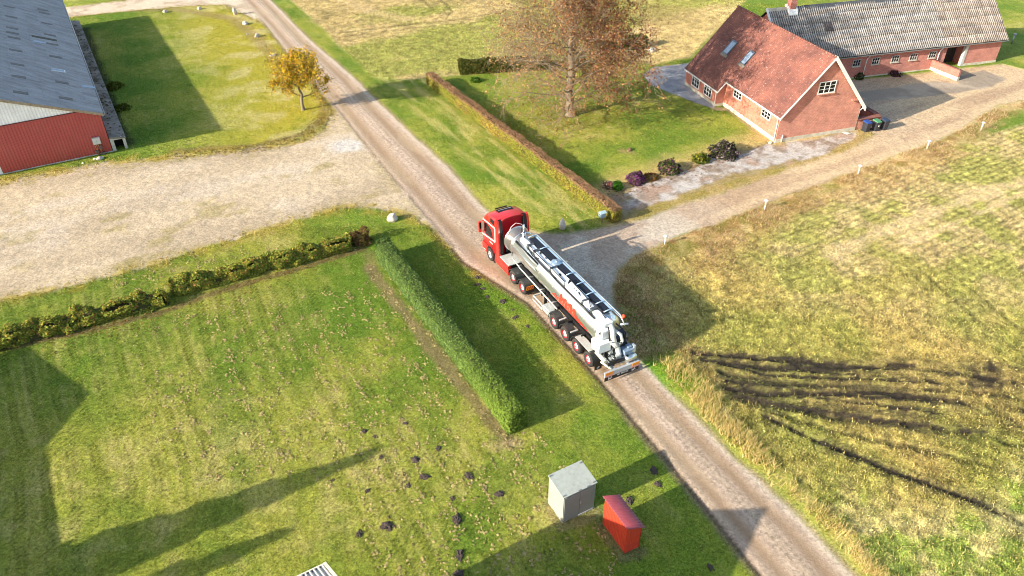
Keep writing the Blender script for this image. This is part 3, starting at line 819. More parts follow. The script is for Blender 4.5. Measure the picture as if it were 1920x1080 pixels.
def pal(cols, w, sp=.3):
    cs = np.array([L(*c) for c in cols]); w = np.array(w, float) / sum(w)
    def f(P, Nn, n):
        return cs[RNG.choice(len(cs), n, p=w)] * RNG.uniform(1 - sp, 1 + sp, n)[:, None]
    return f
def conifer_col(P, Nn, n):
    g = vnoise((P[:, 0]).astype(np.float32), P[:, 1].astype(np.float32), .5, 3)
    side_lit = np.clip(-Nn[:, 1], 0, 1)
    c = mix(L(84, 108, 60)[None], L(128, 148, 72)[None], (RNG.random(n) * .8).astype(np.float32))
    far = smooth(9, 0, P[:, 0].astype(np.float32))
    c = mix(c, L(128, 148, 52)[None], (far * .6).astype(np.float32))
    return c * RNG.uniform(.65, 1.3, n)[:, None]
hedge('long clipped dark green conifer hedge with a rounded top on the front lawn', at(972, 808), at(722, 482), 1.2, 1.62, 46000, .085, conifer_col, rnd=.8, hvar=.025, tilt=.4, name='hedge', wvar=.05, taper=.9)
gA, gB = at(1158, 392, 1.25), at(806, 137, 1.25)
def beech_col(P, Nn, n):
    top = np.clip((P[:, 2] - 1.0) / .2, 0, 1).astype(np.float32)
    g = vnoise(P[:, 0].astype(np.float32), P[:, 2].astype(np.float32), .35, 3)
    face = mix(L(150, 154, 62)[None], L(178, 158, 76)[None], smooth(.35, .7, g + (RNG.random(n).astype(np.float32) - .5) * .5))
    face = np.where((RNG.random(n) < .18)[:, None], L(120, 80, 46)[None], face)
    return mix(face, L(164, 128, 96)[None], top) * RNG.uniform(.6, 1.25, n)[:, None]
hedge('long low yellow and brown beech hedge dividing the garden from the roadside grass', gA, gB, .85, 1.25, 42000, .085, beech_col, hvar=.06, taper=.82, seed=3)
mixed = pal([(146, 150, 62), (116, 130, 52), (182, 160, 72), (166, 120, 74), (156, 168, 72)], [4, 3, 2.2, 1, 1.5])
hedge('bushy mixed green and rust hedge by the yard, shorter left run ending at the gap', at(-160, 690), at(306, 566), 1.2, .95, 30000, .11, mixed, 'hedge runs between the yard and the front lawn', hvar=.24, wvar=.4, rnd=.4, seed=5)
hedge('bushy mixed green and rust hedge by the yard, long right run past the gap', at(322, 550), at(655, 463), 1.15, .95, 34000, .11, mixed, 'hedge runs between the yard and the front lawn', hvar=.14, wvar=.3, rnd=.4, seed=8)
hedge('small thin brown hedge plant at the roadside end of the mixed hedge', at(662, 460), at(690, 452), .8, .75, 900, .13, pal([(120, 90, 60), (110, 104, 48)], [2, 1]), hvar=.2, wvar=.4, seed=9, cat='hedge plant', name='hedge_plant')
dark = pal([(70, 78, 34), (96, 96, 44), (134, 112, 60)], [4, 3, 1])
hedge('dark clipped hedge at the back of the garden, left of the big bare tree', at(862, 137), at(1030, 127), 1.6, 1.3, 11000, .15, dark, hvar=.07, seed=12)
hedge('short dark green clipped hedge block behind the big bare tree near the house', at(1140, 98), at(1207, 88), 1.5, 1.35, 5000, .15, pal([(62, 86, 36), (84, 106, 46)], [2, 1]), hvar=.05, seed=14)

# ------------------------------------------------------------------ shrubs and flowers
def shrub(label, px, r, h, n, size, cols, w, group='garden shrubs along the pebble bed', name='shrub', cat='shrub', stems=True):
    p = at(*px)
    t = thing(name, (p.x, p.y, 0), 0, label, cat, group)
    m = MB()
    for k in range(5):
        a = k * 1.26 + random.random(); m.tube([(0, 0, -.05), (cos(a) * r * .3, sin(a) * r * .3, h * .45), (cos(a) * r * .55, sin(a) * r * .55, h * .8)], [.025, .018, .008], 5)
    m.build('stems', BARK, t)
    u = RNG.normal(0, 1, (n, 3)); u /= np.linalg.norm(u, axis=1)[:, None]; u[:, 2] = np.abs(u[:, 2])
    lump = .75 + .5 * vnoise((u[:, 0] * 2 + px[0]).astype(np.float32), (u[:, 1] * 2 + u[:, 2]).astype(np.float32), 1.5, 4)
    rad = (RNG.uniform(.72, 1, n) * lump)[:, None]
    P = u * rad * np.array([r, r, h]); P[:, 2] = np.maximum(P[:, 2], .03)
    leaf_obj('foliage', P, u, size, pal(cols, w)(P, u, n), t)
    return t
G_, DK, PK, PU, WH = (70, 92, 34), (52, 50, 40), (176, 96, 96), (112, 64, 100), (196, 180, 160)
shrub('low hydrangea with pink flower heads nearest the beech hedge', (1141, 352), .6, .7, 420, .13, [PK, G_, WH], [4, 2, 2])
shrub('small bright green leafy plant at the pebble edge beside pink flowers', (1156, 353), .62, .6, 420, .13, [(52, 96, 26), (70, 110, 34)], [2, 1])
shrub('round purple flowering bush on the pebble bed edge', (1191, 340), .85, .85, 700, .13, [PU, (92, 52, 84), G_], [5, 3, 1])
shrub('low rusty plant just right of the purple bush', (1218, 334), .8, .35, 300, .12, [(128, 88, 52), (92, 84, 40)], [2, 1])
shrub('dark hydrangea with faded cream and violet heads, middle of the bed', (1254, 320), 1.05, 1.0, 900, .14, [DK, G_, (150, 124, 100), PU], [3, 3, 2, 1.5])
shrub('yellow green bushy plant with sparse leaves in the bed', (1312, 302), .85, .85, 560, .14, [(130, 128, 46), (86, 100, 36), DK], [3, 2, 1])
shrub('tall hydrangea mound with grey violet flower heads nearest the house', (1357, 290), 1.4, 1.3, 1500, .15, [DK, (96, 80, 90), (70, 78, 40), (160, 140, 130)], [3, 3, 3, 1])
shrub('small dark red heather clump by the farm building wall', (1676, 141), .75, .55, 320, .13, [(70, 40, 52), (90, 60, 60)], [2, 1], None)
shrub('small green shrub against the farm building wall behind the house', (1608, 147), .65, .8, 320, .13, [(56, 66, 32), (80, 84, 40)], [2, 1], None)
shrub('tiny leafy weed plant growing in the garden grass by the beech hedge top', (893, 153), .7, .5, 260, .13, [(62, 96, 28)], [1], None)
shrub('yellow green weedy bush beside the concrete passage of the red barn', (214, 165), 1.1, .7, 420, .16, [(96, 96, 36), (70, 82, 30)], [2, 1], None)
shrub('low yellow green weedy bush in the barn shade, nearer the passage door', (228, 205), 1.0, .5, 320, .16, [(90, 94, 36), (64, 76, 28)], [2, 1], None)

# ------------------------------------------------------------------ trees
def grow(start, direction, length, r0, levels, rng, out, tips, droop=0.0, split=(3, 5), wig=.25, gen=0, gens=3, up=.1):
    """a limb as a polyline with side branches"""
    n = 6 if gen < 2 else 4
    p = np.array(start, float); d = np.array(direction, float); d /= np.linalg.norm(d)
    pts, rad = [p.copy()], [r0]
    for i in range(n):
        d = d + rng.normal(0, wig, 3) * .5 + np.array([0, 0, up - droop * (i / n)])
        d /= np.linalg.norm(d)
        p = p + d * length / n
        pts.append(p.copy()); rad.append(max(.011, r0 * (1 - .85 * (i + 1) / n)))
        if gen < gens and i >= 1:
            for k in range(rng.integers(*split)):
                s = np.cross(d, rng.normal(0, 1, 3)); s /= np.linalg.norm(s) + 1e-9
                nd = d * .65 + s * .75
                grow(p, nd, length * rng.uniform(.3, .5), rad[-1] * .55, levels, rng, out, tips, droop, split, wig, gen + 1, gens, up * .5)
        if gen >= gens - 1 or i == n - 1: tips.append((p.copy(), gen))
    out.append((pts, rad, gen))

def tree(name, label, px, seed, trunk_h, trunk_r, limbs, leaf_n, leaf_size, colour, cat='tree', keep=None, gens=2, spread=.35, group=None, loc=None, split=(2, 4), pmax=40000):
    rng = np.random.default_rng(seed)
    p = at(*px) if loc is None else Vector((*loc, 0))
    t = thing(name, (p.x, p.y, 0), 0, label, cat, group)
    br, tips = [], []
    m = MB()
    tp = [(0, 0, -.1), (0, 0, .15)] + [(rng.normal(0, .05 * z), rng.normal(0, .05 * z) * .6, z) for z in np.linspace(.6, trunk_h, 8)]
    m.tube(tp, [trunk_r * 1.55, trunk_r * 1.25] + list(np.linspace(trunk_r, trunk_r * .3, 8)), 10)
    for (z, az, el, ln, dr_, rr) in limbs(rng):
        k = min(len(tp) - 1, 2 + int((z - .6) / max(trunk_h - .6, .1) * 7)); q_ = Vector(tp[k]); q_.z = z
        grow((q_.x, q_.y, z), (cos(az) * cos(el), sin(az) * cos(el), sin(el)), ln, rr, 0, rng, br, tips, dr_, split=split, gens=gens)
    for pts, rad, g in br:
        if g >= gens and rng.random() < .35: continue
        m.tube(pts, rad, 7 if g == 0 else (5 if g == 1 else 3), caps=False)
    m.build('trunk', BARK if name != 'birch' else BARK, t)
    T = np.array([q[0] for q in tips])
    if keep is not None: T = T[keep(T, rng)]
    k = rng.integers(0, len(T), leaf_n)
    P = T[k] + rng.normal(0, spread, (leaf_n, 3))
    Nn = rng.normal(0, 1, (leaf_n, 3)); Nn[:, 2] = np.abs(Nn[:, 2])
    leaf_obj('crown', P, Nn, leaf_size, colour(P, rng, k), t, tilt=.5)
    return t

# small yellow oak by the road
def oak_limbs(rng):
    return [(rng.uniform(1.3, 4.2), a * 2.4 + rng.normal(0, .3), rng.uniform(.1, .8), rng.uniform(1.6, 3.1), 0.0, .06) for a in range(15)] + [(4.3, 1, 1.3, 1.4, 0, .05)]
def oak_col(P, rng, k):
    n = len(P); c = np.array([L(216, 180, 54), L(170, 150, 50), L(218, 150, 48), L(138, 130, 48), L(200, 130, 46)])
    ci = rng.choice(5, n, p=[.36, .32, .08, .19, .05])
    clump = np.random.default_rng(3).random(int(k.max()) + 1)[k]
    return c[ci] * (rng.uniform(.7, 1.2, n) * (.75 + .5 * clump))[:, None]
tree('oak_tree', 'small golden yellow oak tree standing on the barn lawn by the road bend', (569, 207), 5, 4.6, .16, oak_limbs, 11000, .125, oak_col, spread=.16, keep=lambda T, rng: rng.random(len(T)) < .62)

# big copper beech, half bare
def beech_limbs(rng):
    out = []
    for i in range(84):
        z = 1.3 + 13.8 * (i / 83) ** .95
        ln = (8.1 - .26 * abs(z - 6)) * rng.uniform(.7, 1.12) if z < 12 else (15.8 - z) * rng.uniform(.9, 1.3)
        out.append((z, i * 2.39996 + rng.normal(0, .25), .1 + .055 * z + rng.normal(0, .12), max(ln, 1.0), .24 if z < 7 else .08, max(.03, .1 - .004 * z)))
    return out
def beech_keep(T, rng):
    d = .26 + .5 * smooth(-3.5, 4.5, T[:, 0].astype(np.float32)) + .1 * smooth(5, 10, T[:, 2].astype(np.float32))
    return (rng.random(len(T)) < d) & (np.hypot(T[:, 0], T[:, 1]) > .8)
def beechtree_col(P, rng, k):
    n = len(P); c = np.array([L(146, 90, 60), L(174, 120, 76), L(112, 62, 50), L(148, 130, 72), L(196, 156, 108)])
    q_ = c[rng.choice(5, n, p=[.34, .2, .24, .12, .1])]
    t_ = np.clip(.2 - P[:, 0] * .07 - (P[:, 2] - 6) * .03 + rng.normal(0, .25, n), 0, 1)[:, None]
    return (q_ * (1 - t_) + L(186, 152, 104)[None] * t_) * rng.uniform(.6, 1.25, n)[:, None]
tree('beech_tree', 'huge half bare copper beech with russet leaves on the house lawn', (1069, 217), 21, 15.2, .42, beech_limbs, 66000, .115, beechtree_col, keep=beech_keep, gens=2, spread=.14, split=(2, 4))

# spruces outside the left edge of the view whose long shadows lie on the lawn
def spruce(label, loc, h, r, seed):
    rng = np.random.default_rng(seed)
    t = thing('spruce_tree', (*loc, 0), 0, label, 'tree', 'spruces beyond the near lawn')
    MB().tube([(0, 0, -.1), (0, 0, h * .5), (0, 0, h)], [.22, .14, .02], 8).build('trunk', BARK, t)
    n = 9500
    zz = h * (1 - np.sqrt(rng.random(n))) ; zz = np.clip(zz, .5, h)
    rr = (r * (1 - zz / h) ** .8 + .1) * np.sqrt(rng.random(n)) * (.8 + .25 * np.sin(zz * 7))
    a = rng.uniform(0, 2 * pi, n)
    P = np.column_stack([rr * np.cos(a), rr * np.sin(a), zz]); Nn = np.column_stack([np.cos(a), np.sin(a), np.full(n, .5)])
    leaf_obj('crown', P, Nn, .42, np.array(L(46, 62, 34))[None] * rng.uniform(.6, 1.3, n)[:, None], t)
CT = 1 / math.tan(SUN_EL); SDV = Vector((cos(SUN_AZ), sin(SUN_AZ)))
def caster(px, h):
    q_ = at(*px); return (q_.x + SDV.x * CT * h, q_.y + SDV.y * CT * h)
spruce('tall slim spruce whose shadow tip reaches the molehills', caster((702, 848), 10.5), 10.5, 1.9, 3)
spruce('spruce just behind the slim one, throwing the lower shadow', caster((552, 990), 9.5), 9.5, 1.7, 4)
spruce('broad spruce beside the slim one, throwing the wide shadow', caster((588, 890), 9.5), 9.5, 2.6, 5)
# ------------------------------------------------------------------ buildings: shared pieces
BRICK = brick_mat('red_brick', (196, 112, 86), (178, 92, 70), (214, 186, 168))
BRICK2 = brick_mat('farm_brick', (188, 104, 86), (168, 86, 72), (200, 170, 156))
PLINTH = plain('plinth_cement', (198, 188, 164), .9, var=.15, scale=2, bump=.3, dirt=.5)
WHITE = plain('white_paint', (226, 224, 216), .45, var=.04, dirt=.12)
GLASS = plain('window_glass', (20, 24, 28), .06, var=.3, scale=2)
TILE = stained('clay_tiles', (136, 84, 68), (92, 56, 48), (190, 156, 140), scale=.5, spot_scale=4.5, spot_amt=.5)
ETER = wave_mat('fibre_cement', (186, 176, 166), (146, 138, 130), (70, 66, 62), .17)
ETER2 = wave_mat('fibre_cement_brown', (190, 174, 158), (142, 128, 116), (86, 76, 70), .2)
SLATE = stained('barn_sheet', (172, 168, 164), (142, 138, 134), (96, 94, 90), scale=.8, spot_scale=6, spot_amt=.4, rnd=.05, streak=(.6, 2.2, 1))
REDCLAD = plain('red_cladding', (174, 76, 70), .38, var=.06, scale=1.5, dirt=.25, dirt_rgb=(176, 110, 96))
WHITECLAD = plain('white_cladding', (240, 240, 234), .42, var=.05, scale=1.5, dirt=.15)
DARK = plain('dark_void', (14, 13, 12), .9)  # near-black that paints in the shade inside openings
WOODD = plain('dark_boards', (44, 38, 32), .85, var=.4, scale=3)
CONC = stained('mossy_concrete', (150, 142, 128), (78, 70, 52), (74, 72, 36), scale=.55, spot_scale=1.4, spot_amt=.9)
CONCW = plain('pale_concrete', (184, 180, 170), .85, var=.2, scale=3, bump=.3, dirt=.4)
GALV = plain('zinc_gutter', (150, 152, 152), .4, .6, var=.15)

def corr_mesh(name, width, length, mat, pitch=.177, amp=.028, per=5, trapez=False, thick=.0):
    """a corrugated sheet in local x (across) and y (along the waves), z up"""
    n = max(2, int(round(width / pitch * per)))
    xs = np.linspace(0, width, n + 1)
    if trapez: zs = amp * np.clip(np.sin(xs / pitch * 2 * pi) * 2.4, -1, 1)
    else: zs = amp * np.sin(xs / pitch * 2 * pi)
    v = [(x, 0, z) for x, z in zip(xs, zs)] + [(x, length, z) for x, z in zip(xs, zs)]
    f = [(i, i + 1, n + 2 + i, n + 1 + i) for i in range(n)]
    # front lip gives the sheet its thickness
    b = len(v); v += [(x, 0, z - .03) for x, z in zip(xs, zs)]
    f += [(i + 1, i, b + i, b + i + 1) for i in range(n)]
    me = bpy.data.meshes.new(name); me.from_pydata(v, [], f); me.materials.append(mat)
    me.polygons.foreach_set('use_smooth', [True] * n + [False] * n); me.update()
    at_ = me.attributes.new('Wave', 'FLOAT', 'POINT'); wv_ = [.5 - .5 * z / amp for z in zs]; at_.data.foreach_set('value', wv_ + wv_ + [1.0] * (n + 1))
    return me

def place(name, me, parent, M, label=None, kind=None):
    o = bpy.data.objects.new(name, me); link(o, parent); o.matrix_local = M
    return tag(o, label, None, None, kind)

def frame_matrix(o, ex, ey, ez):
    return Matrix(((ex[0], ey[0], ez[0], o[0]), (ex[1], ey[1], ez[1], o[1]), (ex[2], ey[2], ez[2], o[2]), (0, 0, 0, 1)))

PANE = {}
def window(parent, o, ex, ez, wd, ht, nx, ny, mat=None, sill=True, panes=True, bar=.045, fr=.075, sillmat=None):
    """frame and glazing bars set proud of the wall, one pane object per light; ex along wall, ez up, o lower corner"""
    ex, ez = Vector(ex), Vector(ez); ey = ez.cross(ex)           # into the wall
    M = frame_matrix(o, ex, ey, ez)
    m = MB()
    d0, d1 = -.05, .05
    m.span((0, d0, 0), (fr, d1, ht)); m.span((wd - fr, d0, 0), (wd, d1, ht)); m.span((fr, d0, 0), (wd - fr, d1, fr)); m.span((fr, d0, ht - fr), (wd - fr, d1, ht))
    iw, ih = wd - 2 * fr, ht - 2 * fr
    for i in range(1, nx): m.span((fr + iw * i / nx - bar * .8, d0 + .005, fr), (fr + iw * i / nx + bar * .8, d1, ht - fr))
    for j in range(1, ny): m.span((fr, d0 + .012, fr + ih * j / ny - bar / 2), (wd - fr, d1, fr + ih * j / ny + bar / 2))
    fo = m.build('window', mat or WHITE, parent); fo.matrix_local = M
    key = (round(iw / nx, 3), round(ih / ny, 3))
    if key not in PANE:
        PANE[key] = MB().span((0, -.02, 0), (iw / nx, -.008, ih / ny))
        PANE[key] = PANE[key]
        tmp = PANE[key].build('pane', GLASS); PANE[key] = tmp.data; bpy.data.objects.remove(tmp)
    for i in range(nx):
        for j in range(ny):
            p = bpy.data.objects.new('pane', PANE[key]); link(p, fo); p.location = (fr + iw * i / nx, 0, fr + ih * j / ny)
    if sill:
        MB().span((-.06, -.14, -.07), (wd + .06, .05, -.003)).build('sill', sillmat or BRICK, fo)
    return fo

# ------------------------------------------------------------------ the farmhouse
HA = .32
house = thing('farmhouse', (24.904, 67.012, 0), HA, 'red brick farmhouse with steep rust tiled roof and white windows', 'house')
W_, ZE, ZR, LY, XW, YW = 8.95, 2.84, 7.86, 16.0, -.85, 9.47
SL = (ZR - ZE) / (W_ / 2)
YZ = lambda u, v, t: (u, t, v)
XZ = lambda u, v, t: (t, u, v)
def wall(bld, fn, poly, a, b, mat=BRICK, name='wall'): return MB().prism(poly, fn, a, b).build(name, mat, bld)
gab = [(0, 0), (W_, 0), (W_, ZE - .12), (W_ / 2, ZR - .2), (0, ZE - .12)]
wall(house, YZ, gab, 0, .3); wall(house, YZ, gab, LY - .3, LY)
MB().span((.003, .3, 0), (.3, YW, ZE - .15)).build('wall', BRICK, house)
MB().span((W_ - .3, .3, 0), (W_ - .003, LY - .3, ZE - .15)).build('wall', BRICK, house)
MB().span((XW, YW, 0), (XW + .3, LY - .003, 1.86)).build('wall', BRICK, house)
wall(house, YZ, [(XW + .3, 0), (.3, 0), (.3, ZE - .2), (0, ZE - .2), (XW + .3, 1.9)], YW + .002, YW + .3)
pl = MB()
pl.span((-.03, -.03, -.1), (W_ + .03, .1, .42)); pl.span((-.028, .1, -.1), (.1, YW, .45)); pl.span((XW - .03, YW - .03, -.1), (XW + .1, LY, .3)); pl.span((W_ - .1, .1, -.1), (W_ + .028, LY, .4))
pl.span((XW + .1, YW - .028, -.1), (-.028, YW + .1, .3))
pl.build('plinth', PLINTH, house)
# roof slabs
OV = .14
def slab(x0, z0, x1, z1, y0, y1, th=.1):
    return MB().prism([(x0, z0), (x1, z1), (x1, z1 - th), (x0, z0 - th)], YZ, y0, y1)
zl = lambda x: ZE + x * SL
zr_ = lambda x: ZE + (W_ - x) * SL
OX = .16
roof = slab(-OX, zl(-OX) - .06, W_ / 2, ZR - .06, -.22, LY + .2).build('roof', plain('roof_battens', (70, 60, 52), .9), house)
slab(-.99, zl(-.99) - .065, -OX, zl(-OX) - .065, YW - .2, LY + .2).build('roof', plain('wing_battens', (72, 62, 54), .9), house)
slab(W_ / 2, ZR - .06, W_ + .35, zr_(W_ + .35) - .06, -.22, LY + .2).build('roof', plain('back_battens', (72, 62, 54), .9), house)
def pantiles(x0, x1, y0, y1, sgn, parent, name='roof_tiles'):
    """rows of S-shaped tiles between x0 (eave) and x1 (ridge); every row lifts over the one below"""
    ln = abs(x1 - x0) * math.hypot(1, SL); rows_ = max(1, int(round(ln / .33))); nc = int(round((y1 - y0) / .205)); per = 4
    ys = np.linspace(y0, y1, nc * per + 1); ph = (np.arange(nc * per + 1) % per)
    prof = np.array([.0, .035, .048, .018])[ph]
    vs, fs = [], []
    tx = (x1 - x0) / rows_
    rs = np.random.default_rng(int(abs(y0 * 10)) + 3)
    for r in range(rows_):
        xa, xb = x0 + tx * r, x0 + tx * (r + 1.06)
        za = (zl if sgn > 0 else zr_)(xa); zb = (zl if sgn > 0 else zr_)(min(xb, W_ / 2) if sgn > 0 else max(xb, W_ / 2))
        xb = min(xb, W_ / 2) if sgn > 0 else max(xb, W_ / 2)
        b = len(vs); n = len(ys); jt = np.repeat(rs.uniform(0, .016, nc + 1), per)[:n]
        vs += [(xa, y, za + .03 + p + j) for y, p, j in zip(ys, prof, jt)] + [(xb, y, zb + .0 + p * .9) for y, p in zip(ys, prof)] + [(xa, y, za - .02) for y in ys]
        for i in range(n - 1):
            fs.append((b + i, b + n + i, b + n + i + 1, b + i + 1)); fs.append((b + i, b + i + 1, b + 2 * n + i + 1, b + 2 * n + i))
    me = bpy.data.meshes.new(name); me.from_pydata(vs, [], fs); me.materials.append(TILE); me.update()
    return tag(link(bpy.data.objects.new(name, me), parent), kind='stuff')
pantiles(-OX, W_ / 2, -.22, LY + .2, 1, roof)
pantiles(-.99, -OX + .02, YW - .2, LY + .2, 1, roof)
pantiles(W_ + .35, W_ / 2, -.22, LY + .2, -1, roof)
rt = MB()
for i in range(50):
    y = -.24 + (LY + .46) * i / 50
    rt.tube([(W_ / 2, y, ZR + .01), (W_ / 2, y + .36, ZR - .012)], [.115, .1], 8)
tag(rt.build('ridge_tiles', TILE, roof), kind='stuff')
# white verge boards, fascias and gutters
vb = MB()
vb.prism([(-OX, zl(-OX) - .24), (-OX, zl(-OX) - .0), (W_ / 2, ZR - .0), (W_ / 2, ZR - .24)], YZ, -.27, -.222)
vb.build('bargeboard', WHITE, house)
vb = MB()
vb.prism([(W_ + .37, zr_(W_ + .37) - .3), (W_ + .37, zr_(W_ + .37) + .07), (W_ / 2 + .02, ZR + .07), (W_ / 2 + .02, ZR - .3)], YZ, -.36, -.222)
vb.prism([(W_ + .36, zr_(W_ + .36) + .06), (W_ / 2 + .03, ZR + .06), (W_ / 2 + .03, ZR + .11), (W_ + .36, zr_(W_ + .36) + .11)], YZ, -.358, .05)
vb.build('bargeboard', WHITE, house, 'broad white verge board')
fa = MB()
fa.span((-OX - .05, -.2, zl(-OX) - .17), (-OX, YW - .2, zl(-OX) - .03)); fa.span((-1.05, YW - .22, zl(-.99) - .17), (-.99, LY + .2, zl(-.99) - .03))
fa.prism([(-1.0, zl(-1.0) - .16), (-1.0, zl(-1.0) - .0), (-OX, zl(-OX) - .0), (-OX, zl(-OX) - .16)], YZ, YW - .26, YW - .205)
fa.build('fascia', WHITE, house)
MB().tube([(-OX - .05, .22, 2.55), (-.1, .16, 2.3), (-.1, .12, .02)], .05, 8).build('downpipe', WHITE, house)
MB().tube([(-1.02, YW + .12, 1.62), (XW - .07, YW + .12, 1.45), (XW - .07, YW + .12, .02)], .05, 8).build('downpipe', WHITE, house)
MB().tube([(W_ + .3, -.1, 2.45), (W_ + .06, .05, 2.1), (W_ + .06, .05, .02)], .045, 8).build('downpipe', WHITE, house)
MB().tube([(.62, -.08, .02), (.62, -.08, .8)], .04, 8).build('vent_pipe', WHITE, house)
window(house, (3.5, -.004, 4.42), (1, 0, 0), (0, 0, 1), 1.86, 1.15, 3, 3, sillmat=BRICK)
for y1_ in (7.9, 2.88): window(house, (-.004, y1_, 1.67), (0, -1, 0), (0, 0, 1), 1.48, 1.08, 3, 3)
for y1_ in (14.6, 12.03): window(house, (XW - .004, y1_, .46), (0, -1, 0), (0, 0, 1), 1.55, 1.3, 3, 3)
MB().span((7.6, -.18, 3.28), (8.75, 0, 3.42)).build('brick_ledge', BRICK, house)
# roof windows
SKYGLASS = plain('skylight_glass', (150, 166, 180), .12, var=.08)
def roofwin(y0, y1, s0, s1):
    ex = Vector((0, -1, 0)); ev = Vector((cos(math.atan(SL)), 0, sin(math.atan(SL)))); en = ex.cross(ev)
    M = frame_matrix(Vector((0, y1, ZE)) + ev * s0 + en * .03, ex, ev, en)
    wd, ln = y1 - y0, s1 - s0
    m = MB().span((0, 0, 0), (.09, ln, .12)).span((wd - .09, 0, 0), (wd, ln, .12)).span((.09, 0, 0), (wd - .09, .1, .12)).span((.09, ln - .16, 0), (wd - .09, ln, .12))
    o = m.build('roof_window', plain('lead_frame', (104, 110, 118), .5, .3), house); o.matrix_local = M
    MB().span((.088, .098, 0), (wd - .088, ln - .158, .085)).build('pane', SKYGLASS, o)
    f = MB().span((-.12, -.3, -.035), (wd + .12, -.002, .05)); f.build('flashing', plain('lead_apron', (128, 116, 100), .7), o)
roofwin(12.0, 12.94, 1.95, 3.56); roofwin(8.76, 9.6, 1.98, 3.56)
# walled cellar stairs at the corner
cs_ = MB()
cs_.span((W_ + .01, .05, -.05), (W_ + 2.95, .3, 1.05)); cs_.span((W_ + 2.7, .3, -.05), (W_ + 2.95, 3.9, 1.05)); cs_.span((W_ + .01, 3.65, -.05), (W_ + 2.7, 3.9, 1.05))
cs_.build('stair_wall', BRICK, house)
cp = MB()
for i in range(14): cp.box((W_ + .12 + i * .205, .175, 1.12), (.19, .46, .07), Matrix.Rotation(.16, 3, 'X'))
for i in range(17): cp.box((W_ + 2.825, .5 + i * .205, 1.12), (.46, .19, .07), Matrix.Rotation(-.16, 3, 'Y'))
tag(cp.build('coping_tiles', TILE, house), kind='stuff')
MB().span((W_ + .02, .31, -.02), (W_ + 2.69, 3.64, .06)).build('stair_floor', plain('stair_floor', (90, 88, 84), .9), house)

# ------------------------------------------------------------------ long farm building behind
FA = .271
fa_ = Vector((cos(FA), sin(FA), 0)); fq = Vector((-fa_.y, fa_.x, 0))
FO = Vector((57.11, 88.354, 0)) + fq * .35 - fa_ * .4
farm = thing('farm_building', FO, FA, 'long low red brick farm building with grey corrugated roof', 'farm building')
FK, FD, FZ = .937, 8.634, 2.784
FLN = 29.0
fz = lambda y: FZ + (y + .35) * FK
MB().span((-FLN + .35, 0, 0), (-7.48, .3, 2.98)).build('wall', BRICK2, farm)
MB().span((-4.62, 0, 0), (0, .3, 2.98)).build('wall', BRICK2, farm)
MB().span((-7.477, .003, 2.42), (-4.623, .3, 2.98)).build('lintel', BRICK2, farm)
gb = [(0, 0), (FD, 0), (FD, 2.95), (FD / 2, fz(FD / 2) - .15), (0, 2.95)]
for a, b in ((-FLN + .35, -FLN + .65), (-.3, 0)):
    MB().prism([(max(.002, min(FD - .002, u)), v) for u, v in gb], XZ, a + (.003 if a < -5 else 0), b - (.003 if a > -5 else 0)).build('wall', BRICK2, farm)
MB().span((-FLN + .65, FD - .3, 0), (-.3, FD, 2.9)).build('wall', BRICK2, farm)
MB().span((-4.6, -.03, -.1), (.03, .1, .32)).span((-FLN, -.028, -.1), (-7.5, .1, .2)).build('plinth', PLINTH, farm)
MB().span((-4.95, -.035, 0), (-4.58, .34, 2.46)).build('door_jamb', CONCW, farm)
gd = MB()
for i in range(13): gd.span((-7.47 + i * .22, 1.6, 0), (-7.47 + i * .22 + .205, 1.66, 2.42))
tag(gd.build('gate_boards', WOODD, farm), kind='stuff')
MB().span((-7.6, .3, -.02), (-7.48, 1.6, 2.5)).span((-4.62, .3, -.02), (-4.5, 1.6, 2.5)).span((-7.48, .3, 2.42), (-4.62, 1.66, 2.5)).build('gate_passage', BRICK2, farm)
for x in (-19.75, -17.3, -14.75, -12.35, -9.85):
    window(farm, (x, -.004, 1.46), (1, 0, 0), (0, 0, 1), .98, .76, 3, 2, mat=plain('grey_frame', (176, 172, 164), .6), bar=.03, fr=.06, sillmat=PLINTH)
for x in (-8.5, -18.05):
    MB().tube([(x + .15, -.32, 2.7), (x, -.08, 2.2), (x - .02, -.08, .02)], .055, 8).build('downpipe', WHITE, farm)
MB().span((-FLN, -.46, 2.66), (.4, -.37, 2.74)).build('gutter', GALV, farm)
ev = Vector((0, 1, FK)).normalized(); en_ = Vector((1, 0, 0)).cross(ev)
SLN = (4.317 + .35) * math.hypot(1, FK)
SHW, SHN = 1.035, 6
SHL = SLN / SHN
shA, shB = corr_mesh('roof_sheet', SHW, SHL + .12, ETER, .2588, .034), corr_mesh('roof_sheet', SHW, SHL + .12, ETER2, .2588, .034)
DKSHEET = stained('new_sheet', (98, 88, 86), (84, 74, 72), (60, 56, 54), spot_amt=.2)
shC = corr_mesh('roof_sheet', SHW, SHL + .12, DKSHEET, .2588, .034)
ncol = int(FLN / 1.05) + 1
rng = random.Random(4)
for c in range(ncol):
    x = .4 - (c + 1) * 1.05
    if x < -FLN - .2: continue
    for r in range(SHN):
        me = shB if x > -8.7 else shA
        if (c, r) in ((21, 3),): me = shC
        o = Vector((x + rng.uniform(-.012, .012), -.35, FZ)) + ev * (r * SHL + rng.uniform(-.02, .02)) + en_ * (.05 + rng.uniform(0, .03))
        e2 = (ev - en_ * .035).normalized()
        place('roof_sheet', me, farm, frame_matrix(o, Vector((1, 0, 0)), e2, Vector((1, 0, 0)).cross(e2)))
MB().prism([(-.35, FZ - .02), (FD / 2, fz(FD / 2) - .02), (FD + .35, FZ - .02), (FD + .35, FZ - .12), (FD / 2, fz(FD / 2) - .14), (-.35, FZ - .12)], XZ, -FLN + .1, .36).build('roof', plain('purlins', (60, 56, 52), .9), farm)
bk = corr_mesh('roof_sheet', FLN, SLN, ETER)
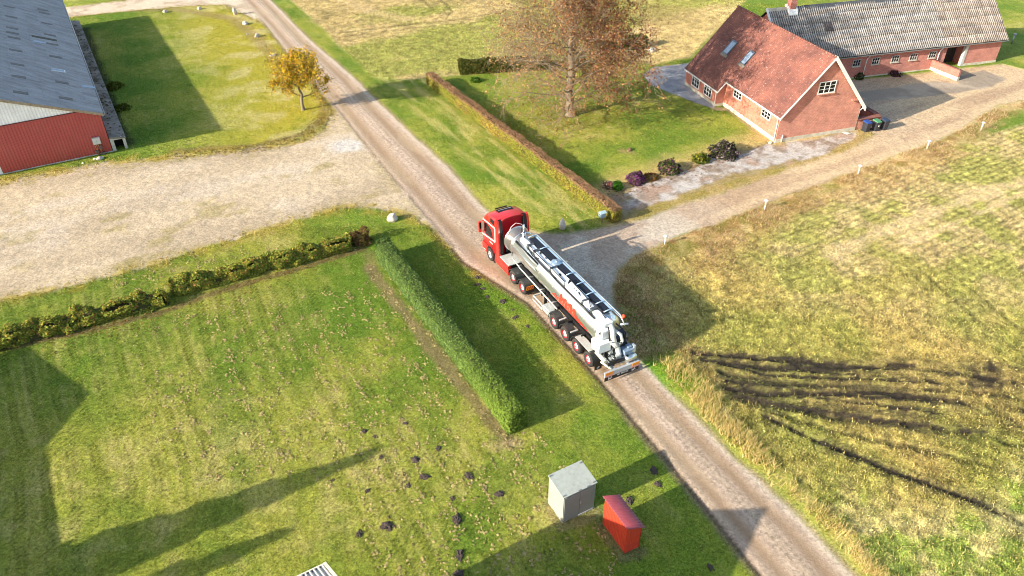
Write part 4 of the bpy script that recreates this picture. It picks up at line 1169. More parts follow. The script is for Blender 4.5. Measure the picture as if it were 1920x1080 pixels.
e3 = Vector((0, -1, FK)).normalized()
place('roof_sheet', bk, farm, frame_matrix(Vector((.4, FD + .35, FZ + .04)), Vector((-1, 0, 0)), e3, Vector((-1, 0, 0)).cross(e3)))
MB().prism([(FD / 2 - .32, fz(FD / 2 - .32) + .07), (FD / 2, fz(FD / 2) + .13), (FD / 2 + .32, fz(FD / 2 - .32) + .07), (FD / 2, fz(FD / 2) + .02)], XZ, -FLN + 4.6, .42).build('ridge_cap', plain('dark_ridge', (74, 76, 78), .8, var=.3), farm)
MB().prism([(FD / 2 - .25, fz(FD / 2 - .25) + .07), (FD / 2, fz(FD / 2) + .12), (FD / 2 + .25, fz(FD / 2 - .25) + .07), (FD / 2, fz(FD / 2) + .02)], XZ, -FLN - .02, -FLN + 2.4).build('ridge_cap', PLINTH, farm)
MB().prism([(-.36, FZ - .05), (-.36, FZ + .12), (FD / 2, fz(FD / 2) + .14), (FD / 2, fz(FD / 2) - .05)], XZ, -FLN - .08, -FLN + .12).build('bargeboard', WHITE, farm)
ch = MB().span((-FLN + 2.6, FD / 2 - .45, 6.4), (-FLN + 3.3, FD / 2 + .3, 9.2))
ch.build('chimney', BRICK2, farm)
MB().prism([(FD / 2 - .75, fz(FD / 2 - .75) + .06), (FD / 2 - .75, fz(FD / 2 - .75) + .16), (FD / 2 - .4, fz(FD / 2 - .4) + .4), (FD / 2 + .3, fz(FD / 2) + .35), (FD / 2 + .3, fz(FD / 2) - .1)], XZ, -FLN + 2.4, -FLN + 3.5).build('chimney_flashing', WHITE, farm)

# low wall with tile coping beside the gateway
g0, g1 = Vector((49.75, 82.97, 0)), Vector((48.05, 86.55, 0))
gw = thing('garden_wall', g0, math.atan2(g1.y - g0.y, g1.x - g0.x), 'low brick garden wall with clay tile coping beside the gateway', 'wall')
gl = (g1 - g0).length
MB().span((0, 0, .42), (gl, .3, 1.18)).build('wall', BRICK2, gw)
MB().span((-.02, -.02, -.05), (gl, .32, .418)).build('plinth', PLINTH, gw)
for i in range(int(gl / .21)):
    MB().box((.1 + i * .21, .15, 1.225), (.19, .44, .06), Matrix.Rotation(.2 if i % 2 else .22, 3, 'X')).build('tile', TILE, gw)

# ------------------------------------------------------------------ barn on the left
barn = thing('barn', (-37.05, 65.2, 0), R(30), 'big barn with red ribbed cladding, white gable and grey sheet roof', 'barn')
BK, BZ, BW, BL = .392, 3.76, 9.25, 42.0
bz = lambda x: BZ + (.25 - x) * BK if x > -9 else BZ + (x + 18.25) * BK
def clad(x0, x1, ztop, z0, mat, name, y=0.0, pitch=.25):
    """ribbed upright cladding on the gable, top cut to ztop(x)"""
    xs, ds = [], []
    x = x0
    while x < x1 - 1e-6:
        for dx, d in ((0, 0), (.06, .0), (.08, -.035), (.17, -.035), (.19, 0)):
            if x + dx <= x1: xs.append(x + dx); ds.append(d)
        x += pitch
    xs.append(x1); ds.append(0)
    v, f = [], []
    for xx, d in zip(xs, ds): v += [(xx, y + d, z0), (xx, y + d, ztop(xx))]
    f = [(2 * i, 2 * i + 2, 2 * i + 3, 2 * i + 1) for i in range(len(xs) - 1)]
    return MB().add(v, f).build(name, mat, barn)
ZS = 4.33
tag(clad(-8.95, 0, lambda x: min(ZS, bz(x) - .1), .02, REDCLAD, 'cladding'), kind='stuff')
clad(-18, -1.65, lambda x: max(ZS, bz(x) - .1), ZS + .004, WHITECLAD, 'gable_cladding', y=-.002)
clad(-13.5, -8.95, lambda x: ZS, .0, WHITECLAD, 'sliding_door', y=-.02)
clad(-18, -13.5, lambda x: min(ZS, bz(x) - .1), .02, REDCLAD, 'cladding')
MB().prism([(0, 0), (-18, 0), (-18, BZ), (-9, 7.25), (0, BZ - .05)], YZ, .02, .2).build('wall', plain('barn_frame', (90, 60, 50), .9), barn)
MB().prism([(0, 0), (-18, 0), (-18, BZ), (-9, 7.25), (0, BZ - .05)], YZ, BL - .3, BL - .1).build('wall', REDCLAD, barn)
MB().span((-.15, .2, 0), (-.002, BL - .3, BZ - .05)).build('wall', REDCLAD, barn)
MB().span((-18, .2, 0), (-17.85, BL - .3, BZ - .05)).build('wall', REDCLAD, barn)
MB().span((-18, -.06, ZS - .03), (-1.75, -.04, ZS + .05)).build('drip_flashing', plain('dark_flash', (86, 32, 30), .5), barn)
MB().span((-18.1, -.06, -.1), (.05, .02, .14)).build('plinth', CONCW, barn)
bev = Vector((-1, 0, BK)).normalized(); bey = Vector((0, 1, 0)); ben = bey.cross(bev)
if ben.z < 0: ben = -ben
def bsheet(name, a0, a1, b0, b1, mat, lift, th=.02, label=None):
    """flat roof sheet: a up the slope from the eave, b along the barn"""
    o = Vector((.25, b0 - .15, BZ)) + bev * a0 + ben * lift
    me = MB().span((0, 0, 0), (b1 - b0, a1 - a0, th))
    ob = me.build(name, mat, barn, label); ob.matrix_local = frame_matrix(o, bey, bev, ben)
    return ob
SLOPE = BW * math.hypot(1, BK)
NR, NCB = 9, 20
base_sheet = None
rg = random.Random(8)
for r in range(NR):
    for c in range(NCB):
        a0 = SLOPE * r / NR; b0 = (BL + .5) * c / NCB
        o = Vector((.25, b0 - .15, BZ)) + bev * a0 + ben * (.03 + rg.uniform(0, .012))
        e = (bev - ben * -.012).normalized()
        if base_sheet is None:
            nb = int((BL + .5) / NCB / .18)
            tmp = MB().span((.012, 0, -.012), ((BL + .5) / NCB - .012, SLOPE / NR + .08, .012))
            # shallow waves running up the slope
            for k in range(11): tmp.span((.1 + k * .19, 0, .012), (.16 + k * .19, SLOPE / NR + .08, .022))
            base_sheet = tmp.build('roof_sheet', SLATE); me_ = base_sheet.data; bpy.data.objects.remove(base_sheet)
        place('roof_sheet', me_, barn, frame_matrix(o, bey, e, bey.cross(e)))
MB().prism([(.25, BZ - .02), (-9, 7.36), (-18.25, BZ - .02), (-18.25, BZ - .14), (-9, 7.2), (.25, BZ - .14)], YZ, -.1, BL + .3).build('roof', plain('barn_purlins', (80, 74, 66), .9), barn)
MB().prism([(-18.3, BZ + .02), (-9, 7.4), (-9, 7.44), (-18.3, BZ + .06)], YZ, -.14, BL + .34).build('back_roof', SLATE, barn)
MB().prism([(.26, BZ - .18), (.26, BZ + .06), (-9, 7.45), (-9, 7.2)], YZ, -.2, -.155).build('bargeboard', plain('weathered_board', (150, 136, 112), .85, var=.25), barn)
MB().tube([(.33, -.1, BZ - .06), (.33, BL, BZ - .06)], .07, 8).build('gutter', GALV, barn)
def plane_hit(px, O, du, dv):
    o = Vector((0, 0, CAM_H)); d = at(*px) - o
    M = Matrix((du, dv, -d)).transposed(); s = M.inverted() @ (o - O)
    return s.x, s.y
BM = Matrix.Translation((-37.05, 65.2, 0)) @ Matrix.Rotation(R(30), 4, 'Z')
bO = BM @ Vector((.25, -.15, BZ)); bdu = BM.to_3x3() @ bev; bdv = BM.to_3x3() @ bey
ROOFLIGHT = plain('rooflight', (104, 96, 86), .6, var=.2)
ROOFLIGHT_B = plain('blue_rooflight', (120, 138, 160), .3, var=.2)
for zx, zy in [(190, 858), (172, 712), (160, 600), (145, 470), (130, 352), (115, 308), (112, 265), (103, 160), (85, 68), (605, 912), (570, 765), (512, 528), (458, 327), (430, 222), (408, 125), (482, 412), (395, 96)]:
    a, b = plane_hit((zx / 4.91, zy / 4.91), bO, bdu, bdv)
    bsheet('rooflight', a - .55, a + .55, b - .28, b + .28, ROOFLIGHT, .062)
a, b = plane_hit((408 / 4.91, 358 / 4.91), bO, bdu, bdv); bsheet('rooflight', a - 1.15, a + 1.15, b - .33, b + .33, plain('old_rooflight', (74, 66, 44), .7), .064, label='long dark rooflight')
for zx, zy, lb in [(535, 655, 'pale blue rooflight with a white rim'), (365, 392, 'bluish rooflight'), (815, 805, 'bluish grey rooflight')]:
    a, b = plane_hit((zx / 4.91, zy / 4.91), bO, bdu, bdv)
    q_ = bsheet('rooflight', a - .55, a + .55, b - .28, b + .28, ROOFLIGHT_B, .063, label=lb)
    if zx == 535:
        MB().span((-.06, -.05, -.01), (.0, 1.15, .045)).span((0, -.05, -.01), (.56, 0, .045)).span((.56, -.05, -.01), (.62, 1.15, .045)).build('rim', WHITE, q_)
cab = thing('electric_cabinet', BM @ Vector((-1.02, -.05, 0)), R(30), 'grey electric cabinet with pipes on the red barn gable', 'cabinet')
MB().span((-.33, -.22, 1.12), (.33, -.01, 1.75)).build('cabinet', plain('cabinet_grey', (190, 188, 180), .5, dirt=.3), cab)
MB().span((-.3, -.235, 1.16), (-.01, -.222, 1.71)).build('door', plain('cabinet_door', (198, 196, 188), .5), cab)
MB().span((.01, -.235, 1.16), (.3, -.222, 1.71)).build('door', plain('cabinet_door', (198, 196, 188), .5), cab)
pp = MB()
for i, x in enumerate((-.22, -.1, .06, .2)): pp.tube([(x, -.1, 1.12), (x, -.1, .75), (x + .05 * (-1) ** i, -.14, .55), (x, -.1, 0)], .028, 6)
pp.build('pipe', plain('copper_pipe', (176, 122, 84), .5, .3), cab)
MB().span((-.34, -.2, .3), (-.1, -.02, .55)).span((.08, -.22, .62), (.3, -.02, .95)).span((.1, -.26, .02), (.36, -.04, .26)).build('meter_box', plain('meter', (96, 84, 78), .6, var=.4), cab)
# low concrete passage along the barn
cu = thing('concrete_passage', BM @ Vector((.06, .02, 0)), R(30), 'low mossy concrete passage with a dark doorway along the barn', 'concrete shed')
cw, chh = 1.3, 1.32
MB().span((0, -.02, 0), (.3, .2, chh)).span((1.05, -.02, 0), (cw, .2, chh - .1)).span((.3, -.018, 1.08), (1.05, .2, chh - .05)).build('front_wall', CONCW, cu)
MB().span((1.12, .2, 0), (cw - .003, 40, 1.1)).build('side_wall', CONC, cu)
MB().prism([(0, chh + .1), (cw + .08, chh - .12), (cw + .08, chh - .24), (0, chh - .02)], YZ, -.06, 40).build('roof', CONC, cu)
MB().span((.3, .9, 0), (1.05, 1.0, 1.2)).build('dark_backing', DARK, cu)  # black panel standing in for the shade inside the passage
def ground_stuff(n=260):
    P = np.column_stack([RNG.uniform(.1, cw, n), RNG.uniform(.3, 38, n), np.zeros(n)]); P[:, 2] = chh + .1 - .22 * P[:, 0] / cw + .03
    tag(leaf_obj('moss', P, np.tile([0, 0, 1.], (n, 1)), .16, L(104, 96, 52)[None] * RNG.uniform(.5, 1.3, n)[:, None], cu, tilt=.3), kind='stuff')
ground_stuff()

# ------------------------------------------------------------------ neighbouring houses just outside the picture
c0 = at(612, 1057, 4.6)
near = thing('neighbour_house', (c0.x, c0.y, 0), R(31 - 90), 'house below the view, only the corner of its striped corrugated roof showing', 'house')
NW, NZ, NR_ = 8.74, 4.6, 8.03
nk = (NR_ - NZ) / (NW / 2)
nev = Vector((1, 0, nk)).normalized()
NWHITE = stained('white_sheet', (214, 212, 208), (176, 172, 168), (90, 86, 82), spot_amt=.3)
nsl = (NW / 2) * math.hypot(1, nk)
for i in range(12):
    me = corr_mesh('roof_sheet', 1.05, nsl, NWHITE, per=8, amp=.045) if i == 0 else me
    place('roof_sheet', me, near, frame_matrix(Vector((0, -.12 - 1.05 * i, NZ)), Vector((0, -1, 0)), nev, Vector((0, -1, 0)).cross(nev)))
nev2 = Vector((-1, 0, nk)).normalized()
me = corr_mesh('roof_sheet', 12.6, nsl, NWHITE)
place('roof_sheet', me, near, frame_matrix(Vector((NW, -12.7, NZ)), Vector((0, 1, 0)), nev2, Vector((0, 1, 0)).cross(nev2)))
MB().prism([(0, NZ - .08), (NW / 2, NR_ - .08), (NW, NZ - .08), (NW, NZ - .2), (NW / 2, NR_ - .2), (0, NZ - .2)], YZ, -12.7, -.1).build('roof', plain('near_purlins', (80, 74, 66), .9), near)
MB().prism([(-.04, NZ - .1), (-.04, NZ + .1), (NW / 2, NR_ + .1), (NW + .04, NZ + .1), (NW + .04, NZ - .1), (NW / 2, NR_ - .1)], YZ, -.1, 0).build('bargeboard', plain('cream_board', (222, 212, 186), .6), near)
MB().span((-.07, -12.7, NZ - .1), (-.01, -.1, NZ + .03)).build('gutter', plain('cream_gutter', (216, 208, 186), .6), near)
gp = [(.5, 0), (NW - .5, 0), (NW - .5, NZ - .0), (NW / 2, NR_ - .25), (.5, NZ)]
MB().prism(gp, YZ, -.7, -.4).build('wall', BRICK, near); MB().prism(gp, YZ, -12.4, -12.1).build('wall', BRICK, near)
MB().span((.5, -12.1, 0), (.8, -.7, NZ)).build('wall', BRICK, near); MB().span((NW - .8, -12.1, 0), (NW - .5, -.7, NZ)).build('wall', BRICK, near)

sc_ = caster((160, 740), 5.0)
shed2 = thing('machine_shed', (sc_[0], sc_[1], 0), R(31 - 90), 'low pitched shed beyond the left edge whose shadow falls on the lawn', 'shed')
MB().prism([(-6.4, 0), (15, 0), (15, 3.96), (3.46, 3.98), (0, 5.0), (-6.4, 3.9)], YZ, -16, 0).build('wall', REDCLAD, shed2)
MB().prism([(-6.6, 3.9), (0, 5.02), (3.46, 4.0), (15.2, 3.98), (15.2, 4.08), (3.46, 4.1), (0, 5.12), (-6.6, 4.0)], YZ, -16.2, .1).build('roof', SLATE, shed2)

# ------------------------------------------------------------------ the two small sheds by the road
GREY = plain('grey_panel', (156, 155, 142), .5, var=.05, scale=1.2, dirt=.35)
GREYD = plain('grey_doors_shaded', (140, 140, 130), .5, var=.05, scale=1.2, dirt=.15)  # darker copy of the panel grey, with the front's shade in its colour
gs = thing('utility_cabinet', (2.5, 24.01, 0), R(29.5), 'pale grey metal utility cabinet with double doors on the lawn', 'shed')
MB().prism([(0, .06), (1.36, .06), (1.36, 2.1), (0, 1.92)], XZ, .0, 1.88).build('body', GREY, gs, bevel=.012)
MB().span((-.02, -.02, -.05), (1.9, 1.38, .06)).build('base', CONCW, gs)
for x in (.05, .955): 
    dr_ = MB().span((x, -.03, .14), (x + .87, -.004, 1.84)).build('door', GREYD, gs, bevel=.006)
    if x > .5: MB().span((x + .03, -.055, .95), (x + .075, -.032, 1.1)).build('handle', plain('steel_handle', (200, 200, 196), .3, .8), dr_)
MB().prism([(-.05, 1.93), (1.41, 2.12), (1.41, 2.17), (-.05, 1.98)], XZ, -.05, 1.94).build('roof', plain('grey_roof', (168, 170, 156), .45, var=.06, dirt=.35), gs, bevel=.01)
cl_ = MB()
for x, y in ((.06, .05), (1.8, .05), (.9, -.02), (.06, 1.3), (1.82, 1.28), (1.4, -.02)): cl_.box((x, y, 2.0 + y * .137), (.16, .05, .03))
cl_.build('roof_clip', plain('roof_clip', (120, 124, 122), .5), gs)
MB().span((.9, -.06, .02), (1.8, -.03, .13)).build('threshold', plain('pale_sill', (190, 190, 182), .5), gs)

REDW = plain('red_boards', (196, 62, 38), .55, var=.08, scale=3, dirt=.12)
hut = thing('red_hut', (5.38, 22.24, 0), R(27), 'tiny red ribbed hut with a maroon lean-to roof by the roadside', 'hut')
HB, HD = .8, 1.94
def ribwall(x0, y0, dx, dy, ln, z0, ztop, nrm, name='wall'):
    n = int(round(ln / .115)); v, f = [], []
    for i in range(n + 1):
        for k, (t, d) in enumerate(((0, 0), (.02, .022), (.045, .022), (.065, 0))):
            s = min(ln, i * ln / n + t); px_, py_ = x0 + dx * s + nrm[0] * d, y0 + dy * s + nrm[1] * d
            v += [(px_, py_, z0), (px_, py_, ztop(s))]
    k = len(v) // 2
    f = [(2 * i, 2 * i + 2, 2 * i + 3, 2 * i + 1) for i in range(k - 1)]
    return MB().add(v, f).build(name, REDW, hut)
ribwall(0, HD, 0, -1, HD, .06, lambda s: 2.02, (-1, 0))
ribwall(0, 0, 1, 0, HB, .06, lambda s: 2.02 - .36 * s / HB, (0, -1))
ribwall(HB, 0, 0, 1, HD, .06, lambda s: 1.66, (1, 0))
ribwall(HB, HD, -1, 0, HB, .06, lambda s: 1.66 + .36 * s / HB, (0, 1))
MB().span((.0, .0, -.05), (HB, HD, .08)).build('base', CONCW, hut)
MAROON = plain('maroon_sheet', (136, 62, 68), .42, var=.08, scale=3, dirt=.15, dirt_rgb=(150, 110, 110))
rs = corr_mesh('roof_sheet', HD + .2, 1.02 * math.hypot(1, .44), MAROON, pitch=.17, amp=.017, trapez=True, per=8)
rv = Vector((1, 0, -.45)).normalized()
place('roof', rs, hut, frame_matrix(Vector((-.1, HD + .1, 2.09)), Vector((0, -1, 0)), rv, Vector((0, -1, 0)).cross(rv)))
MB().prism([(-.09, 2.06), (.92, 1.606), (.92, 1.58), (-.09, 2.03)], YZ, -.08, HD + .08).build('roof_board', plain('hut_board', (104, 40, 36), .7), hut)
# ------------------------------------------------------------------ the lorry and its slurry tanker
TA = -1.0817
tb = Vector((cos(TA), sin(TA), 0))
T0 = Vector((-.457, 47.938, 0))
RED = plain('red_lacquer', (196, 30, 26), .3, var=.06, coat=.5, dirt=.28, dirt_rgb=(150, 96, 76))
REDK = plain('cab_back_red', (176, 14, 28), .35, var=.05, coat=.3)
BLACK = plain('black_plastic', (22, 22, 24), .5, var=.2)
RUBBER = plain('tyre_rubber', (38, 36, 35), .85, var=.2, scale=8, dirt=.5, dirt_rgb=(110, 96, 80))
RIM = plain('white_red_rim', (226, 206, 204), .4, var=.05, dirt=.25)
RIMR = plain('red_rim', (190, 40, 44), .4, var=.08, dirt=.2)
SILVER = plain('brushed_steel', (224, 226, 220), .3, .92, var=.06, scale=2, dirt=.12, dirt_rgb=(140, 146, 120))
ALU = plain('aluminium', (196, 196, 190), .45, .3, var=.08, dirt=.15)
ZINC = plain('zinc', (176, 182, 184), .5, .25, var=.15, scale=9)
WLAC = plain('white_lacquer', (226, 228, 226), .35, var=.03, dirt=.1)
STRIPE = plain('pale_stripe', (236, 196, 186), .4, var=.03)
AMBER = plain('amber_plate', (230, 140, 30), .4, var=.05)
LOGO = plain('red_film', (206, 56, 40), .4, var=.05)
BGLASS = plain('cab_glass', (18, 20, 22), .05, var=.1)
BLUEG = plain('blue_grey_paint', (150, 176, 196), .4, var=.06)
MUDG = plain('mudguard', (50, 52, 52), .35, var=.15, dirt=.25)

def wheel(parent, off, xb, y, r=.5, wd=.34, dual=False, red=True):
    s = 1 if y > 0 else -1
    w_ = MB()
    yo, yi = y, y - s * wd * (1.9 if dual else 1)
    a, b = min(yo, yi), max(yo, yi)
    pr = [(r * .58, a + .02), (r * .62, a), (r * .93, a), (r, a + .04), (r, b - .04), (r * .93, b), (r * .62, b), (r * .58, b - .02)]
    w_.lathe(pr, 'y', (0, 0, 0), 28)
    for k in range(28):                                            # tread blocks
        an = 2 * pi * k / 28
        w_.box(((r + .004) * cos(an), (a + b) / 2, (r + .004) * sin(an)), (.03, b - a - .1, .05), Matrix.Rotation(-an, 3, 'Y'))
    o = bpy.data.objects.new('wheel', None); link(o, parent); o.location = (off - xb, 0, r); o.empty_display_size = .1
    w_.build('tyre', RUBBER, o)
    yy = yo - s * .03
    q_ = MB()
    q_.lathe([(r * .6, yy), (r * .56, yy - s * .05), (r * .34, yy - s * .09)], 'y', (0, 0, 0), 24)
    q_.build('rim', RIMR if red else ALU, o)
    h = MB()
    h.lathe([(r * .42, yy - s * .07), (r * .40, yy - s * .035), (r * .2, yy - s * .03), (r * .2, yy + s * .03), (r * .12, yy + s * .04), (.0, yy + s * .04)], 'y', (0, 0, 0), 20)
    for k in range(10):
        an = 2 * pi * k / 10; h.box((r * .31 * cos(an), yy - s * .02, r * .31 * sin(an)), (.035, .04, .035))
    h.build('hub', RIM, o)
    MB().lathe([(r * .13, yy + s * .045), (r * .11, yy + s * .055), (0, yy + s * .055)], 'y', (0, 0, 0), 14).build('hub_cap', RIMR, o)
    return o

trk = thing('tractor_lorry', T0, TA + pi, 'bright red high roofed lorry cab pulling the shiny slurry tanker', 'lorry')
def TB(m, a, b): return m.span((-a[0], a[1], a[2]), (-b[0], b[1], b[2]))
# cab shell: cross sections along the length (xb), rounded roof
def cab_section(xb, hw, z0, ztop, crown, rc=.28):
    pts = [(hw, z0), (hw, ztop - rc - .1)]
    for k in range(1, 6):
        a = k / 6 * pi / 2; pts.append((hw - rc * (1 - cos(a)), ztop - rc - .0 + rc * sin(a) - .0))
    for k in range(1, 6):
        t = k / 6; pts.append(((hw - rc) * (1 - t), ztop + crown * (1 - (1 - t) ** 2)))
    pts.append((0, ztop + crown))
    full = pts + [(-y, z) for y, z in reversed(pts[:-1])]
    return [(-xb, y, z) for y, z in full]
secs = [cab_section(-1.36, 1.14, .45, 2.2, .02, .1), cab_section(-1.38, 1.2, .45, 2.25, .02, .1), cab_section(-1.22, 1.23, .45, 3.0, .05, .2), cab_section(-1.0, 1.245, .45, 3.36, .07, .25), cab_section(-.7, 1.25, .45, 3.62, .08, .26), cab_section(-.2, 1.25, .45, 3.76, .09), cab_section(.5, 1.25, .9, 3.84, .09), cab_section(.86, 1.25, .95, 3.85, .09)]
m = MB(); n = len(secs[0])
vs = [p for s_ in secs for p in s_]
fs = [(i * n + k, i * n + k + 1, (i + 1) * n + k + 1, (i + 1) * n + k) for i in range(len(secs) - 1) for k in range(n - 1)]
fs += [(i * n, (i + 1) * n, (i + 1) * n + n - 1, i * n + n - 1) for i in range(len(secs) - 1)]
fs += [list(range(n))]
m.add(vs, fs, 0, True); 
cabo = m.build('cab', RED, trk)
m = MB(); m.add(secs[-1], [list(range(n))])
m.add([(-.862, p[1] * .97, p[2] * .985) for p in secs[-1]], [list(range(n))])
m.build('back_panel', REDK, trk)
# roof fairing lip, hatch
m = MB()
m.prism([(-1.08, 3.3), (-.98, 3.72), (-.6, 3.93), (0, 3.98), (.6, 3.93), (.98, 3.72), (1.08, 3.3), (1.0, 3.3), (.9, 3.66), (.55, 3.86), (0, 3.91), (-.55, 3.86), (-.9, 3.66), (-1.0, 3.3)], lambda u, v, t: (t, u * 1.1, v), -1.05, -.84)
m.build('roof_lip', RED, trk)
TB(TB(MB(), (-.4, -.62, 3.8), (-.02, .55, 3.875)), (-.42, -.64, 3.76), (.0, .57, 3.86)).build('roof_hatch', BLACK, trk)
TB(MB(), (-.24, -.55, 3.87), (-.21, .48, 3.895)).build('hatch_rail', ALU, trk)
TB(MB(), (-.78, -.5, 3.72), (-.7, .5, 3.78)).build('light_bar', BLACK, trk)
# side windows, screen, stripe
for s in (1, -1):
    sp = lambda u, v, t: (-u, s * t, v)
    MB().prism([(-1.02, 2.0), (-1.0, 2.72), (-.55, 2.86), (.12, 2.7), (.4, 2.12), (.1, 1.98), (-.75, 1.86)], sp, 1.2, 1.256).build('side_window', BGLASS, cabo)
    MB().prism([(.0, 3.28), (.04, 3.62), (.66, 3.66), (.68, 3.3)], sp, 1.2, 1.258).build('side_window', BLACK, cabo)
    st = MB()
    for a, b in (((-1.2, 2.93), (.74, 3.12)), ((.74, 3.12), (.74, 1.98)), ((.74, 1.98), (-1.3, 1.62))):
        dx, dz = b[0] - a[0], b[1] - a[1]; l = math.hypot(dx, dz); nx_, nz_ = -dz / l * .055, dx / l * .055
        st.prism([(a[0] + nx_, a[1] + nz_), (b[0] + nx_, b[1] + nz_), (b[0] - nx_, b[1] - nz_), (a[0] - nx_, a[1] - nz_)], sp, 1.2, 1.262)
    st.build('stripe', STRIPE, cabo)
    lt = MB()
    for k in range(5): lt.prism([(-.15 + k * .1, 1.5), (-.08 + k * .1, 1.52), (-.07 + k * .1, 1.62), (-.14 + k * .1, 1.6)], sp, 1.2, 1.259)
    lt.build('door_lettering', STRIPE, cabo)
    dr = MB()
    dr.prism([(-1.06, 1.0), (-1.05, 1.015), (.3, 1.015), (.3, 1.0)], sp, 1.24, 1.258); dr.prism([(.3, 1.0), (.3, 2.6), (.315, 2.6), (.315, 1.0)], sp, 1.24, 1.258)
    dr.build('door_seam', BLACK, cabo)
    # dark side deflector behind the cab
    MB().prism([(.84, .98), (1.3, .98), (1.26, 3.0), (1.1, 3.84), (.84, 3.88)], sp, 1.12, 1.26).build('side_deflector', RED if s > 0 else RED, trk)
    MB().prism([(.87, 1.0), (1.28, 1.0), (1.24, 2.98), (1.08, 3.8), (.87, 3.84)], sp, .86, 1.118).build('deflector_lining', BLACK, trk)
    mi = MB(); mi.box((1.3, s * 1.46, 2.35), (.16, .2, .62)); mi.box((1.3, s * 1.46, 1.9), (.16, .2, .22)); mi.tube([(1.2, s * 1.22, 2.75), (1.28, s * 1.42, 2.7)], .03); mi.tube([(1.2, s * 1.22, 1.85), (1.28, s * 1.42, 1.82)], .03)
    mi.build('mirror', RED, trk, bevel=.03)
    MB().box((1.214, s * 1.46, 2.35), (.012, .17, .54)).build('mirror_glass', BGLASS, trk)
    # wheel arch shadow gap, painted in as a black slab, and step
    MB().prism([(-.62 + .0, .1)] + [(.62 * cos(a), .5 + .62 * sin(a)) for a in np.linspace(pi, 0, 12)] + [(.62, .1)], sp, 1.0, 1.254).build('arch_shadow_gap', BLACK, trk)
    MB().prism([(.64, .3), (.78, .28), (2.78, .3), (2.72, 1.04), (2.5, 1.04), (1.34, 1.04), (1.28, 1.2), (.9, 1.2), (.68, .9)], sp, 1.05, 1.25).build('side_skirt', RED, trk)
    MB().prism([(-1.3, .3), (-.72, .3), (-.72, .48), (-.66, 1.0), (-1.3, 1.0)], sp, 1.05, 1.253).build('step', RED, trk)
    MB().prism([(-1.2, .36), (-.85, .36), (-.85, .42), (-1.2, .42)], sp, 1.1, 1.262).build('step_tread', ALU, trk)
    for xb in (3.37, 4.74):
        f = MB()
        an = np.linspace(R(5), R(168), 10)
        f.prism([(xb - .6 * cos(a), .52 + .62 * sin(a)) for a in an] + [(xb - .57 * cos(a), .52 + .585 * sin(a)) for a in an[::-1]], sp, .66, 1.27)
        f.build('mudguard', MUDG, trk)
    MB().prism([(5.36, .38), (5.4, .38), (5.4, 1.0), (5.36, 1.0)], sp, .62, 1.25).build('mud_flap', BLACK, trk)
    t_ = MB(); TB(t_, (5.405, s * .68, .66), (5.43, s * 1.22, .98)); t_.build('marker_plate', AMBER, trk)
    t2 = MB()
    for k in range(4): t2.prism([(.7 + k * .14, .68), (.75 + k * .14, .68), (.83 + k * .14, .96), (.78 + k * .14, .96)], lambda u, v, t: (-t, s * u, v), 5.428, 5.437)
    t2.build('marker_stripe', RIMR, trk)
MB().add([(1.365, -1.05, 1.62), (1.365, 1.05, 1.62), (1.21, 1.02, 2.72), (1.21, -1.02, 2.72)], [(0, 1, 2, 3)]).add([(1.385, -1.05, 1.62), (1.385, 1.05, 1.62), (1.235, 1.02, 2.72), (1.235, -1.02, 2.72)], [(0, 1, 2, 3)]).build('windscreen', BGLASS, cabo)
TB(MB(), (-1.46, -1.23, .3), (-1.34, 1.23, .82)).build('bumper', RED, trk, bevel=.03)
TB(MB(), (-1.41, -.8, .85), (-1.36, .8, 1.5)).build('grille', BLACK, trk)
for s in (1, -1): TB(MB(), (-1.475, s * .75, .52), (-1.44, s * 1.15, .7)).build('headlight', plain('headlight', (220, 224, 228), .1), trk)
ch = MB()
for s in (.42, -.42): TB(ch, (-1.2, s - .05, .62), (5.3, s + .05, .9))
TB(ch, (4.8, -.5, .66), (4.9, .5, .86))
ch.build('chassis', BLACK, trk)
dk = TB(MB(), (1.34, -1.2, 1.04), (2.72, 1.2, 1.1)); dk.build('deck_plate', ALU, trk)
TB(MB(), (1.3, -.9, .62), (2.7, .9, 1.03)).build('tank_box', BLACK, trk)
lk = MB()
lk.box((-1.12, .35, 1.35), (.14, .5, .5)); lk.tube([(-.95, -.5, 1.5), (-1.3, -.2, 1.25), (-1.7, .1, 1.5)], .03); lk.tube([(-.95, -.3, 1.6), (-1.35, 0, 1.2), (-1.75, .2, 1.5)], .03)
lk.build('air_lines', BLACK, trk)
fw = MB(); fw.lathe([(0, 1.1), (.48, 1.1), (.5, 1.2), (.3, 1.24), (0, 1.24)], 'z', (-3.9, 0, 0), 20); fw.build('fifth_wheel', BLACK, trk)
for xb, dual in ((0, False), (3.37, True), (4.74, True)):
    for s in (1, -1):
        wheel(trk, 0, xb, s * (1.35 if xb == 0 else 1.24), .5, .33, dual, red=xb > 1)

# ---------------------------------------------------------------- tanker trailer
OFF = 9.0
trl = thing('tanker_trailer', T0 + tb * OFF, TA + pi, 'long silver slurry tanker trailer with white loading arm and red film', 'tanker trailer')
def Q(xb, y, z): return (OFF - xb, y, z)
def QB(m, a, b, mi=0): return m.span(Q(*a), Q(*b), mi)
ZC, RT = 2.45, .95
def ring(m, x0, x1, r0, r1=None, n=40, mi=0, smooth_=True):
    r1 = r1 or r0
    return m.lathe([(r0, OFF - x0), (r1, OFF - x1)], 'x', (0, 0, ZC), n, mi, smooth_)
XF, XR = 1.62, 13.2
tk = MB()
prof = [(0, OFF - XF + .14), (.35, OFF - XF + .125), (.7, OFF - XF + .07), (.88, OFF - XF + .02), (RT, OFF - XF - .03), (RT, OFF - 5.9), (RT + .0, OFF - XR), (.9, OFF - XR - .1), (.72, OFF - XR - .24), (.4, OFF - XR - .32), (0, OFF - XR - .34)]
prof2 = []
